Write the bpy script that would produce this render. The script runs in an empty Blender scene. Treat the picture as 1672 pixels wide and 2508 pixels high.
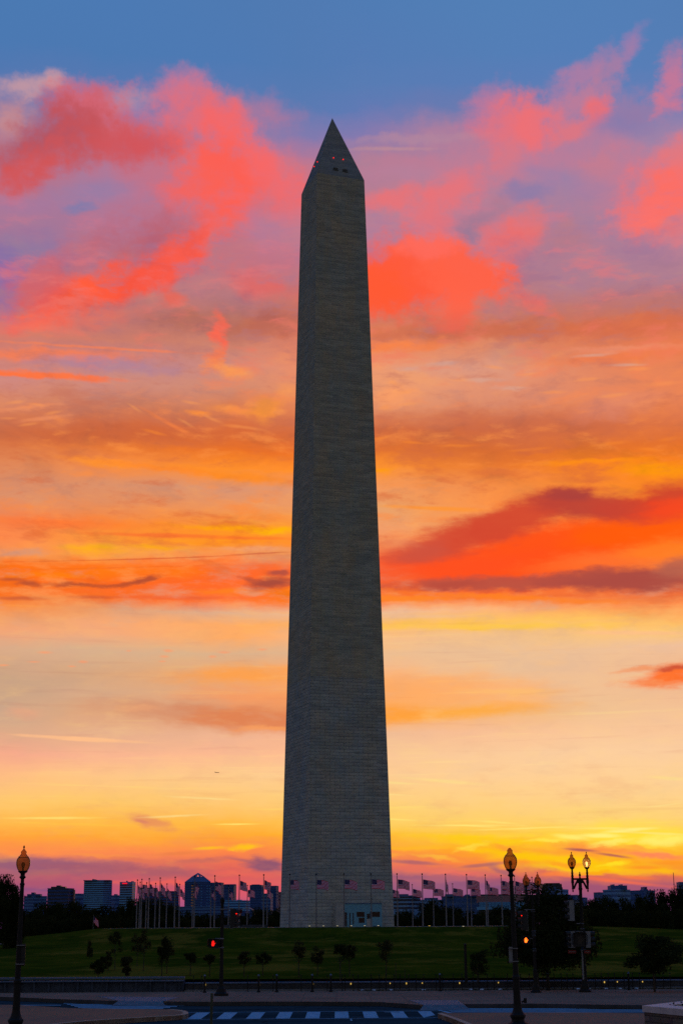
import bpy, math, random
from mathutils import Vector, Matrix
random.seed(7)
S = bpy.context.scene
COL = S.collection
R = math.radians

# ------------------------------------------------------------------ camera
D0 = 298.18                      # metres from the camera to the obelisk axis
CAM = Vector((0.0, -D0, 0.2))
YAW, PIT, ROL, FOC = 0.0049575, 0.2634982, -0.0060959, 3758.03
fwd = Vector((math.sin(YAW)*math.cos(PIT), math.cos(YAW)*math.cos(PIT), math.sin(PIT)))
rt0 = Vector((math.cos(YAW), -math.sin(YAW), 0)); up0 = rt0.cross(fwd)
rt = rt0*math.cos(ROL) + up0*math.sin(ROL); up = -rt0*math.sin(ROL) + up0*math.cos(ROL)
cd = bpy.data.cameras.new("camera"); cam = bpy.data.objects.new("camera", cd); COL.objects.link(cam)
cd.sensor_fit = 'VERTICAL'; cd.sensor_height = 36; cd.lens = FOC/2508*36
cd.clip_start = 0.5; cd.clip_end = 30000
m = Matrix.Identity(4)
for i in range(3):
    m[i][0] = rt[i]; m[i][1] = up[i]; m[i][2] = -fwd[i]; m[i][3] = CAM[i]
cam.matrix_world = m
S.camera = cam
S.view_settings.view_transform = 'Standard'; S.view_settings.look = 'None'
S.cycles.max_bounces = 5; S.cycles.diffuse_bounces = 2; S.cycles.glossy_bounces = 2; S.cycles.transparent_max_bounces = 10
S.cycles.use_adaptive_sampling = True; S.cycles.use_denoising = False; S.cycles.adaptive_threshold = .012; S.cycles.adaptive_min_samples = 16
S.view_settings.exposure = 0; S.view_settings.gamma = 1

def ray(x, y): return (fwd*FOC + rt*(x-836) + up*(1254-y)).normalized()
def G(x, y, z):                  # where the line of sight through a photo pixel meets height z
    r = ray(x, y); t = (z-CAM.z)/r.z; return CAM + r*t
def AT(x, y, d):                 # point of the line of sight at ground distance d
    r = ray(x, y); return CAM + r*(d/math.hypot(r.x, r.y))
def azel(x, y):
    r = ray(x, y); return (math.degrees(math.atan2(r.x, r.y)), math.degrees(math.asin(r.z)))
def pix(az, el):
    a, e = R(az), R(el); v = Vector((math.sin(a)*math.cos(e), math.cos(a)*math.cos(e), math.sin(e)))
    z = v.dot(fwd); return (836+FOC*v.dot(rt)/z, 1254-FOC*v.dot(up)/z)
def lin(c, a=1.0):
    o = [((v/255)/12.92 if v/255 <= .04045 else ((v/255+.055)/1.055)**2.4) for v in c]
    return (o[0], o[1], o[2], a)

# ------------------------------------------------------------------ node helper
class NT:
    def __init__(s, tree): s.t = tree; s.n = tree.nodes; s.l = tree.links
    def new(s, k, **kw):
        n = s.n.new(k)
        for a, v in kw.items(): setattr(n, a, v)
        return n
    def put(s, sock, v):
        if v is None: return
        if isinstance(v, bpy.types.NodeSocket): s.l.new(v, sock)
        else: sock.default_value = v
    def m(s, op, a, b=None, c=None, clamp=False):
        n = s.new('ShaderNodeMath', operation=op, use_clamp=clamp)
        s.put(n.inputs[0], a); s.put(n.inputs[1], b); s.put(n.inputs[2], c); return n.outputs[0]
    def v(s, op, a, b=None, sc=None):
        n = s.new('ShaderNodeVectorMath', operation=op)
        s.put(n.inputs[0], a); s.put(n.inputs[1], b)
        if sc is not None: s.put(n.inputs['Scale'], sc)
        return n.outputs['Value'] if op in ('LENGTH', 'DOT_PRODUCT') else n.outputs[0]
    def mr(s, x, a, b, lo=0.0, hi=1.0, kind='SMOOTHSTEP'):
        n = s.new('ShaderNodeMapRange', interpolation_type=kind)
        for i, q in enumerate((x, a, b, lo, hi)): s.put(n.inputs[i], q)
        return n.outputs[0]
    def mix(s, f, a, b, mode='MIX'):
        n = s.new('ShaderNodeMix', data_type='RGBA', blend_type=mode)
        s.put(n.inputs[0], f); s.put(n.inputs[6], a); s.put(n.inputs[7], b); return n.outputs[2]
    def vmix(s, f, a, b):
        n = s.new('ShaderNodeMix', data_type='VECTOR')
        s.put(n.inputs[0], f); s.put(n.inputs[4], a); s.put(n.inputs[5], b); return n.outputs[1]
    def fmix(s, f, a, b):
        n = s.new('ShaderNodeMix', data_type='FLOAT')
        s.put(n.inputs[0], f); s.put(n.inputs[2], a); s.put(n.inputs[3], b); return n.outputs[0]
    def noise(s, vec, scale, detail=5, rough=.55, dist=0.0, col=False):
        n = s.new('ShaderNodeTexNoise'); n.noise_dimensions = '3D'
        s.put(n.inputs['Vector'], vec); n.inputs['Scale'].default_value = scale
        n.inputs['Detail'].default_value = detail; n.inputs['Roughness'].default_value = rough
        n.inputs['Distortion'].default_value = dist
        return n.outputs['Color' if col else 'Fac']
    def ramp(s, x, stops, interp='LINEAR'):
        n = s.new('ShaderNodeValToRGB'); r = n.color_ramp; r.interpolation = interp
        while len(r.elements) < len(stops): r.elements.new(.5)
        for e, (p, c) in zip(r.elements, stops): e.position = p; e.color = c
        s.put(n.inputs[0], x); return n.outputs[0]
    def xyz(s, v):
        n = s.new('ShaderNodeSeparateXYZ'); s.put(n.inputs[0], v); return n.outputs
    def comb(s, x=0., y=0., z=0.):
        n = s.new('ShaderNodeCombineXYZ'); s.put(n.inputs[0], x); s.put(n.inputs[1], y); s.put(n.inputs[2], z); return n.outputs[0]

# ------------------------------------------------------------------ sky (world, by compass direction and elevation)
XS = [0, 280, 560, 700, 900, 1180, 1460, 1672]
GRID = {
0:"4A7AB2 4C7AB4 4E7AB2 507AB2 507CB4 527FB6 527FB6 527DB4",
150:"4C78B2 4C79B2 4E7AB4 517AB2 547BB4 547EB6 547EB8 567EB6",
215:"6078B0 5A78B2 567AB4 557AB2 587CB4 5A7CB6 5C7EB8 667EB6",
265:"807CA8 8078AA 6A79AE 5A7AB2 607AB4 707AAE 707DB0 787DB2",
330:"B07890 AA7498 907DA5 7E7AAE 887AAE A07CA0 9A80A8 A585A8",
400:"B4748A B07A96 C07890 CC7488 AA8098 B4809A A082A0 C07E98",
480:"AF7896 A07DA5 CC7084 DC7078 B97E92 B48096 A080A5 CC7E8A",
560:"A57696 AF7896 BE7688 C37A8E B48098 BE7E92 A07D9B C88092",
640:"8C73A0 B4758A BE767F B87A8E B07896 B47A8C AA7C92 AC809B",
720:"BE7480 BE7874 BE7E85 C4726C CC7A76 C07A7C B47E8A B47A84",
790:"C4767A C27672 B4705F CD735F D2785F C8735A D26E50 D26C4B",
850:"E1825F CD7D69 CD826E DC8269 F58755 DE8C6C E68259 EC7A4E",
900:"BE8291 B98291 D28C7D E68C6C EE9A70 DC967D E2845F E98255",
950:"E6916E D28C7A D28C73 E68C62 EE9E70 E19173 E68A64 EC8452",
1000:"D28264 CD7D5F D67C54 E07D50 E8966C D98C6E E0825F E98255",
1060:"CD6941 CD643C D6693A D66C3E D26C41 CE663C D66C3E DA6E3C",
1110:"E18250 EE7D32 E67028 F07328 E17332 D66C34 EE7820 F4781E",
1150:"DC8C64 F08C50 FF912D FF8C2D FF9630 E67837 FF871E FF8C1E",
1200:"D98C69 DA9470 DC9673 E1966E F49C60 F59150 FA8C32 FA821E",
1240:"E1966E E68C5A F0965A EB9664 E6A56E FF9146 F88C3C FA8228",
1290:"FF783C FF8732 FF9628 FF9B28 F0A06E F59A58 FF8C3C FF7E28",
1330:"FA915F FFA032 FF911E FF8C28 FA965A F08250 FF7828 FF7D1E",
1365:"FA9650 FAA550 F0A56E E19664 F08C50 FF6E32 FF7328 FF8232",
1400:"FF730F FF730F FF691E FF6923 FF6430 FF5A26 FF7837 F5783C",
1440:"F06919 F56916 FF6932 FA6923 F56432 F06432 EB6437 E66437",
1470:"FA7328 FA732D FF7337 FF7814 FF7828 FF8232 FA7D3C FA783C",
1500:"FFA050 E1AA82 E1AF8C EBB491 EBBE9B FABE91 FFB973 FFA55F",
1530:"E6A078 FFAA73 FFAC64 FFAF5F FFBE5F FFC44E FFC852 FFC85F",
1560:"F5A578 F0AC82 FFAC64 FAB27D FABE87 F0C096 FAC39B FFC8A0",
1600:"D2AC8E D6B28E DEB28A E1B48C EEBE91 ECC096 EAC096 ECBE94",
1650:"C8A082 E1AA7D F0A86E FFA864 FAB482 EBC096 F0BE96 F2B48A",
1700:"C6A287 DCAC87 E6A578 F5A064 FFA85F FFB97D F0C396 F5BE93",
1750:"CDA88C E6A578 D69672 E88A5A FFA550 F5B46E F0C396 F5C396",
1800:"DEAA87 E6AF8C F0B491 FAB48C F0BE96 FABE96 FCC89B FCC89B",
1850:"FAAA8C FCB991 FCB991 FEBC91 FAC696 FCCD9B FCD0A0 FCD0A0",
1900:"FFBE82 FFC887 FFCD8C FFCD91 FFCD91 FFD096 FFD096 FFD296",
1960:"FFC86E FFC869 FFC878 FFCD78 FFD07D FFD087 FFD087 FFD28C",
2010:"FFB94B FFBC4B FFB946 FFBE50 FFD264 FFCD69 FFD76E FFD273",
2050:"FFA03C FFAA37 FFA537 FFAF2D FFBE37 FFC832 FFD746 FFD746",
2085:"FF8C4B FF8C50 FF8746 FA8C46 FF9446 FFAA1E FF9632 FFB428",
2115:"B46E73 D26E64 EB6E55 E16E5A EB785A FF823C FFAA1E FFA01E",
2145:"AA5C72 C85F64 DC5F5A E1645F AE6172 C2666E F06C4A F06C4A",
2180:"965078 B95573 E15A64 EB5F64 9A5A7C 8C587E 965278 96527A",
2230:"824B8C 965087 A05582 B45578 8C507D 825082 825082 825082"}
ROWS = sorted(GRID)
GC = {y: [tuple(int(h[i:i+2], 16) for i in (0, 2, 4)) for h in GRID[y].split()] for y in ROWS}
def gcol(x, y):
    x = min(max(x, 0), 1672); y = min(max(y, 0), 2230)
    i = max(k for k in range(len(ROWS)) if ROWS[k] <= y); j = min(i+1, len(ROWS)-1)
    fy = 0 if i == j else (y-ROWS[i])/(ROWS[j]-ROWS[i])
    k = max(q for q in range(8) if XS[q] <= x); l = min(k+1, 7); fx = 0 if k == l else (x-XS[k])/(XS[l]-XS[k])
    return [(1-fy)*((1-fx)*GC[ROWS[i]][k][c]+fx*GC[ROWS[i]][l][c])+fy*((1-fx)*GC[ROWS[j]][k][c]+fx*GC[ROWS[j]][l][c]) for c in range(3)]

# clouds: centre x, y and half axes in photo pixels, tilt in degrees (counter-clockwise), colour, opacity, soft start
BR = []
def B(x, y, rx, ry, ang, col, op=.85, inner=.15): BR.append((x, y, rx, ry, ang, col, op, inner))
# upper left
B(60,218,120,30,5,(212,158,158),.75); B(140,205,30,28,50,(205,155,160),.7); B(20,300,60,50,30,(214,145,138),.65)
B(310,245,70,32,0,(186,146,166),.75,.3); B(335,270,50,40,0,(150,122,172),.55)
B(390,430,170,80,-10,(205,110,126),.6); B(320,530,170,50,10,(190,112,136),.5); B(100,460,150,30,0,(190,112,130),.5); B(650,640,110,60,0,(200,112,128),.5); B(120,560,110,50,10,(160,118,152),.5)
B(215,258,105,58,10,(226,104,114),.95,.35); B(260,310,120,60,0,(225,100,105),.8)
B(130,335,170,75,28,(176,78,90),.9,.2); B(270,340,180,62,-4,(205,84,88),.85,.2); B(60,415,130,55,25,(214,84,84),.9)
B(370,350,120,50,0,(212,84,90),.85); B(455,235,100,62,0,(203,118,146),.85,.35); B(505,300,140,75,-8,(232,108,116),.9,.25)
B(660,290,80,60,-20,(165,120,160),.6); B(600,270,90,50,-10,(180,120,150),.55)
B(565,325,75,70,0,(250,102,98),.85); B(560,425,140,80,-12,(255,94,78),.97,.3); B(650,405,80,60,-30,(248,104,102),.85)
B(480,470,85,60,20,(250,98,86),.85); B(565,520,80,70,30,(255,96,82),.92,.2); B(500,590,90,60,40,(252,96,82),.9,.25)
B(700,460,50,90,0,(240,108,112),.6); B(640,560,60,60,0,(180,122,152),.7)
B(220,470,125,30,6,(150,125,166),.8); B(205,508,45,17,5,(122,124,172),.85,.3); B(80,500,90,24,0,(166,120,158),.6)
B(60,620,90,48,20,(140,118,162),.85,.2); B(8,680,44,90,0,(124,108,172),.75)
B(360,590,140,60,8,(190,92,104),.75); B(200,620,60,60,50,(196,106,118),.6)
B(340,675,190,52,22,(248,84,62),.97,.25); B(430,640,90,50,30,(250,92,76),.8); B(165,735,130,58,22,(255,92,62),.97,.3); B(85,700,80,85,40,(218,92,96),.75)
B(110,650,75,34,35,(206,104,114),.65); B(70,790,90,26,5,(246,108,92),.65); B(240,780,120,30,10,(236,108,90),.5)
B(640,700,85,36,-10,(230,100,94),.7); B(640,795,130,44,0,(188,102,84),.75); B(450,795,100,34,0,(178,106,94),.7); B(560,740,60,40,0,(165,110,115),.5)
B(420,735,40,26,0,(240,98,76),.7)
B(525,818,19,62,-4,(255,104,78),.95,.1); B(520,885,22,34,0,(246,122,78),.8); B(562,912,62,17,-14,(255,155,80),.85)
B(90,868,280,17,-3,(250,126,80),.8); B(230,852,330,5,-3,(248,130,84),.75); B(270,900,190,17,-4,(176,130,152),.75,.2)
B(90,918,260,12,-4,(255,116,62),.95,.3)
B(595,1008,95,12,-5,(255,150,62),.7); B(655,1000,55,30,15,(255,152,55),.7); B(490,1012,45,9,-8,(255,146,60),.8); B(420,1040,100,7,-28,(248,130,66),.6)
B(60,1000,120,9,6,(246,150,100),.5); B(110,1025,90,7,8,(246,150,100),.5); B(240,1070,300,22,0,(200,96,58),.6)
B(250,1133,130,12,-6,(255,146,46),.8); B(580,1165,190,14,-6,(255,140,32),.85); B(400,1148,200,10,-6,(255,136,40),.7)
# upper right
B(1250,385,270,95,10,(200,122,146),.6); B(1440,330,190,80,20,(186,124,154),.55); B(1080,330,120,50,0,(186,128,152),.5); B(1560,430,180,80,10,(204,122,144),.55); B(1150,560,220,60,0,(206,120,138),.5); B(980,420,110,60,0,(196,122,146),.5)
B(1190,262,75,46,30,(186,120,156),.85,.25); B(1250,320,95,75,0,(228,114,126),.9,.2); B(1305,300,70,60,-25,(240,112,116),.85)
B(1415,180,110,30,40,(176,124,162),.85,.2); B(1540,118,62,26,55,(150,124,174),.75); B(1480,170,90,26,40,(188,124,154),.6)
B(1425,240,110,36,30,(192,124,152),.85); B(1458,272,44,36,50,(238,110,114),.9,.2)
B(1395,325,70,26,30,(230,116,122),.75); B(1640,205,34,80,-15,(208,118,146),.8,.2); B(1610,250,22,36,0,(214,118,140),.7)
B(1520,300,80,40,0,(120,122,175),.6); B(1560,270,50,30,0,(150,122,165),.5)
B(1625,470,130,75,32,(255,110,98),.93,.25); B(1560,520,90,38,20,(250,114,108),.85); B(1660,380,70,44,0,(228,120,126),.8)
B(1450,420,70,40,20,(200,124,140),.5); B(1660,560,60,40,0,(232,122,124),.7)
B(960,492,90,30,12,(236,114,116),.85,.2); B(1100,470,110,48,22,(236,114,118),.82); B(1055,540,60,60,0,(232,114,120),.7); B(1250,390,50,60,0,(225,118,126),.55)
B(1000,430,100,30,0,(178,130,158),.5); B(1000,340,160,14,2,(180,136,158),.6); B(960,365,140,7,1,(192,142,150),.6)
B(1290,470,56,27,0,(138,124,168),.8,.2); B(1370,440,110,36,-10,(152,128,168),.6); B(1170,545,100,28,28,(158,122,148),.75)
B(1140,575,30,20,0,(150,120,150),.7); B(1295,545,60,46,10,(232,114,112),.7)
B(1240,610,75,75,30,(242,108,104),.85,.15); B(1420,640,260,60,0,(172,124,148),.55); B(1380,590,70,60,0,(186,122,132),.55)
B(985,680,115,92,12,(255,90,58),.97,.45); B(920,710,80,70,20,(255,90,52),.92,.3); B(1125,665,115,66,-18,(255,98,70),.97,.5)
B(1050,600,80,30,8,(255,106,90),.92,.2); B(1105,745,66,56,-10,(255,100,72),.9,.2); B(1090,790,60,30,0,(236,100,80),.6)
B(1235,672,30,26,0,(255,98,74),.9,.2); B(1290,730,58,26,-25,(236,110,100),.8); B(1350,765,38,14,-10,(230,112,96),.7); B(1210,760,90,30,0,(186,120,130),.5)
B(1200,812,440,24,5,(206,108,78),.85); B(1540,802,220,28,3,(214,108,74),.8); B(960,852,150,15,6,(246,130,74),.85)
B(1150,905,200,24,0,(222,156,132),.55); B(1540,855,200,12,2,(240,146,112),.6); B(1500,880,200,16,3,(240,122,72),.7)
B(1250,870,90,20,0,(190,140,130),.4); B(960,975,60,30,0,(255,160,100),.6)
B(1300,1040,330,50,0,(204,104,68),.6); B(1500,1000,120,30,10,(222,140,120),.4)
B(925,1154,60,10,3,(255,156,14),.95,.2); B(1620,1150,130,20,0,(255,152,14),.85); B(1450,1130,200,9,3,(255,142,24),.8); B(1250,1160,160,12,-3,(222,114,58),.8)
B(1430,1175,100,12,0,(224,116,54),.7); B(1060,1245,160,7,-2,(255,150,50),.8)
# the long red cloud and the dark bar under it
B(1000,1370,170,60,10,(240,96,58),.8); B(1330,1350,310,80,10,(255,80,22),.95,.4); B(1580,1285,190,62,10,(255,92,12),.95,.3); B(1120,1385,230,44,4,(255,80,32),.92,.2)
B(1110,1322,155,42,16,(214,76,52),.92,.35); B(1260,1272,175,46,18,(212,72,48),.95,.4); B(1420,1238,140,40,-4,(190,68,54),.96,.4)
B(1385,1214,60,18,0,(172,66,60),.9,.3); B(1540,1250,120,32,-4,(202,68,50),.85,.2); B(1650,1220,100,42,12,(204,62,46),.9,.3); B(1650,1245,90,30,12,(250,74,32),.85)
B(1025,1350,80,34,10,(206,84,64),.75); B(970,1330,60,20,0,(228,130,90),.5)
B(1470,1375,190,28,6,(255,116,48),.8); B(1620,1350,120,26,6,(255,130,36),.7)
B(1270,1430,330,17,2,(186,82,66),.93,.35); B(1540,1424,190,28,2,(172,76,66),.97,.4); B(1110,1435,100,12,6,(186,78,62),.9,.2); B(1650,1392,80,28,20,(182,98,78),.85); B(1430,1412,120,16,8,(176,78,66),.85)
B(1270,1464,380,10,-2,(255,130,36),.85); B(1000,1466,150,10,0,(255,136,40),.8)
# left: bright bands with dark smudges
B(470,1405,190,50,4,(255,106,50),.75); B(664,1426,72,17,6,(166,74,60),.95,.25); B(690,1404,34,11,0,(176,80,66),.9); B(610,1420,34,12,-10,(186,84,60),.8)
B(352,1420,52,11,14,(176,76,50),.9); B(300,1432,60,8,6,(178,78,48),.8); B(190,1433,100,8,-2,(182,80,48),.85); B(75,1430,50,10,-8,(180,80,50),.85); B(30,1420,50,7,0,(186,82,50),.8)
B(60,1466,120,7,0,(204,92,54),.8); B(230,1463,90,6,0,(206,90,54),.7); B(440,1464,180,7,0,(236,98,58),.6)
B(330,1408,430,46,1,(255,104,34),.8); B(120,1395,240,26,0,(255,112,20),.7); B(640,1400,120,40,0,(255,104,44),.8); B(360,1368,380,2.4,2.5,(214,88,42),.6,.3); B(640,1355,90,2.2,2.5,(190,80,48),.6,.3); B(300,1390,300,3,2,(226,96,36),.7)
B(380,1310,240,7,-1,(250,110,50),.75); B(600,1318,160,6,-1,(250,116,44),.7); B(130,1280,160,18,-2,(255,116,52),.6)
B(225,1345,80,17,0,(255,176,22),.85); B(380,1340,110,10,-3,(255,170,20),.8); B(560,1292,180,12,-2,(255,164,6),.85); B(680,1300,70,12,3,(255,180,5),.85); B(600,1268,200,9,0,(255,140,60),.5); B(640,1345,120,9,0,(240,166,120),.6); B(60,1352,80,12,0,(205,150,125),.7)
# pale bands below
B(1180,1535,420,12,1,(255,200,72),.85); B(1020,1510,180,6,0,(240,190,150),.5); B(1560,1550,200,7,0,(255,190,140),.6)
B(1130,1748,230,20,4,(255,170,60),.85); B(970,1750,140,22,-2,(255,160,58),.85); B(1040,1690,300,48,0,(255,172,100),.75); B(1250,1695,170,12,0,(255,190,110),.7)
B(1640,1656,120,28,8,(255,112,40),.97,.3); B(1650,1636,85,9,6,(206,80,52),.9); B(1600,1672,110,9,0,(250,134,78),.75); B(1560,1640,70,9,6,(244,140,84),.7)
B(590,1655,190,26,2,(255,160,70),.8); B(430,1742,210,26,-4,(214,144,108),.85); B(610,1760,180,34,-3,(226,128,78),.85); B(600,1706,170,24,0,(248,152,94),.65); B(660,1785,100,9,0,(252,160,90),.7)
B(60,1742,50,17,0,(236,166,128),.6); B(340,1735,90,12,0,(236,166,118),.55)
for q in ((112,1598,26,5),(410,1594,15,5),(400,1608,16,4),(395,1620,11,3),(545,1597,20,5),(515,1608,12,5),(205,1620,14,4),(640,1591,16,4),(85,1621,22,3),(315,1594,9,3),(10,1629,20,4),(175,1631,12,3)):
    B(*q, 0, (250,158,110), .75, .1)
B(195,1809,200,6,-3.2,(255,190,138),1,.4)
B(375,2012,60,16,-14,(226,132,96),.7); B(350,2012,22,5,-10,(214,124,104),.6)
# low bands over the skyline
B(130,2122,260,22,-3,(146,90,118),.85,.2); B(330,2132,230,15,-2,(172,92,104),.8); B(480,2108,110,9,4,(196,104,96),.7); B(655,2117,60,16,0,(136,84,112),.92,.3); B(600,2108,50,5,-8,(180,100,104),.7)
B(505,2077,46,5,3,(255,196,20),.8); B(590,2075,54,10,0,(255,200,18),.85); B(60,2160,200,10,0,(176,84,110),.5); B(420,2162,250,9,0,(246,98,82),.6)
B(1010,2075,150,11,2,(255,188,36),.7); B(1230,2060,220,14,-3,(255,206,14),.8); B(1330,2100,260,16,-5,(255,204,4),.85); B(1130,2090,90,9,-6,(255,150,50),.6)
B(1560,2050,130,44,0,(255,226,52),.75); B(1480,2078,130,14,-4,(255,140,66),.85); B(1420,2081,56,5,-4,(168,86,88),.9); B(1500,2095,60,5,-8,(176,88,88),.85); B(1600,2096,120,10,-4,(255,122,92),.85)
B(1430,2128,190,15,-3,(255,206,6),.85); B(1620,2132,90,14,0,(255,190,18),.85); B(1580,2125,60,7,0,(255,140,40),.7)
B(1000,2125,130,12,-3,(232,110,94),.7); B(1010,2112,80,6,-4,(168,96,108),.8); B(1180,2118,70,6,6,(168,98,104),.75); B(1230,2135,40,12,-30,(160,96,112),.7); B(1130,2140,120,9,-4,(244,112,92),.7)
B(1300,2165,250,14,-5,(160,84,114),.7); B(1520,2160,180,7,-6,(255,112,70),.7)
for q in ((1150,2021,170,3,0),(1290,2028,160,3,2),(1500,2028,140,4,0),(1600,2040,120,4,-3),(960,1947,60,3,-2),(950,2006,110,3,-2),(1150,2022,90,2.5,-3),(1220,2014,60,4,-4),(1080,1913,130,6,-5),(960,1918,90,4,-2),(1640,1906,60,6,-3),(1630,1972,50,3,6),(500,1955,120,4,-3),(580,2018,70,3,0),(130,2003,140,4,0),(430,1998,90,4,3)):
    B(q[0], q[1], q[2], q[3], q[4], (255,230,120) if q[1] > 2000 else (255,222,140), .7, .1)

# broken purple-grey band and the bright streaky glow low on the right
B(1000,2150,110,12,-2,(150,90,118),.7); B(1130,2168,150,12,2,(138,84,120),.7); B(1260,2180,140,12,-3,(132,82,122),.7); B(1080,2135,60,8,8,(240,118,96),.6)
B(1060,2100,70,8,-6,(255,196,60),.6); B(950,2095,50,8,0,(255,170,60),.6); B(1150,2075,60,9,12,(255,225,70),.7); B(1240,2078,50,8,-14,(255,160,50),.7)
B(1330,2058,80,8,4,(255,232,80),.75); B(1400,2050,60,7,-6,(255,240,120),.75); B(1500,2062,60,10,10,(255,238,110),.8); B(1470,2046,70,7,0,(255,246,140),.7); B(1560,2075,60,8,-8,(255,150,60),.6)
B(1620,2055,60,14,0,(255,244,120),.7); B(1540,2032,80,6,5,(255,246,150),.6); B(1640,2085,50,8,-5,(255,176,40),.7); B(1500,2115,50,8,6,(255,232,40),.7); B(1380,2118,60,8,-4,(255,150,40),.7)
B(1450,2140,70,8,4,(255,170,10),.8); B(1560,2150,70,7,-4,(255,120,60),.7); B(1350,2140,50,7,4,(255,130,60),.7); B(1640,2112,50,7,0,(255,150,40),.7)
B(80,2140,120,10,2,(158,98,112),.6); B(240,2095,110,8,-3,(255,150,70),.6); B(330,2105,90,8,-4,(226,116,84),.7); B(560,2140,110,9,-3,(240,104,88),.6); B(430,2090,70,6,3,(232,128,72),.6)
B(100,2180,120,8,0,(132,80,126),.6); B(260,2175,110,9,0,(190,84,108),.5); B(570,2175,90,9,0,(205,88,110),.5)
# mottled band left of the obelisk, small orange puffs and ripples
B(300,1400,280,20,2,(255,120,20),.7); B(560,1448,150,12,0,(255,130,30),.7); B(120,1410,160,12,0,(255,126,16),.8); B(200,1450,200,9,2,(255,110,40),.7); B(690,1450,60,14,0,(255,124,20),.8); B(500,1375,120,12,4,(255,112,40),.7)
for q in ((560,998,24,7,8),(620,990,22,8,-20),(705,960,30,24,40),(690,1010,26,12,-10),(470,985,30,5,-10),(520,1025,34,6,-24),(455,1035,30,5,-30),(380,1060,40,5,-14),(330,1000,26,5,-34),(600,1048,60,6,-6),(40,985,34,6,6),(90,992,30,5,-8),(130,1012,30,5,12),(20,1025,26,5,0),(70,1040,30,5,8),
          (960,940,26,10,-20),(985,960,30,9,10),(940,1000,26,9,-8),(1000,990,34,7,6),(1130,930,50,6,0),(1210,900,40,6,-6),(1290,915,40,5,4),(1350,960,46,6,0),(1440,930,50,6,6),(1560,905,50,6,3),(1620,940,60,7,4),(1500,970,50,6,8),(930,1075,34,6,10),(1010,1085,40,5,-2),(1120,1092,60,5,0),(1290,1100,60,5,4),(1500,1085,60,7,6),(1590,1100,50,7,-6),(1640,1075,40,7,8)):
    B(q[0], q[1], q[2], q[3], q[4], (255, 158, 84) if q[1] < 1060 else (255, 140, 44), .38, .05)
for q in ((1180,930,60,7,0),(1080,890,50,7,5),(1450,870,60,6,5),(1530,895,60,5,0),(1000,905,50,9,0),(1250,950,60,8,0)): B(q[0], q[1], q[2], q[3], q[4], (214, 164, 146), .6, .1)
AZS = [-14.5+29*i/11 for i in range(12)]
els = sorted((azel(836, y)[1], y) for y in ROWS)
PREP = []
for (x, y, rx, ry, ang, c, op, inner) in BR:
    s_ = min(rx, ry)
    if s_ > 13: rx *= 1.24; ry *= 1.24
    a = R(ang); c0 = azel(x, y)
    ca = azel(x+rx*math.cos(a), y-rx*math.sin(a)); cb = azel(x-ry*math.sin(a), y-ry*math.cos(a))
    va = (ca[0]-c0[0], ca[1]-c0[1]); vb = (cb[0]-c0[0], cb[1]-c0[1])
    lv = 'P3' if s_*1.24 > 62 else 'P2' if s_ > 13 else 'P1' if s_ > 7 else 'P0'
    mg = {'P3': (2.4, 1.9), 'P2': (1.5, 1.2), 'P1': (.8, .5), 'P0': (.4, .3)}[lv]
    late = (x > 930 and 1185 < y < 1475) or (880 < x < 1180 and 590 < y < 800) or (1395 < y < 1436 and x < 720 and ry < 24 and c[0] < 190)
    if late and lv == 'P3': lv = 'P2'
    if late: mg = (1.6, 1.4)
    if x < 800 and y < 620 and not late: inner *= .5; op *= .95
    PREP.append((c0, va, vb, c, op, inner, (lv, late), (abs(va[0])+abs(vb[0]))*1.3+mg[0], (abs(va[1])+abs(vb[1]))*1.3+mg[1]))
VEC = ('P0', 'P1', 'P2', 'P3'); FLO = ('nf', 'm1', 'm2', 'm3', 'm4', 'm5', 'm6'); COLS = ('wb', 'wd')
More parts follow.
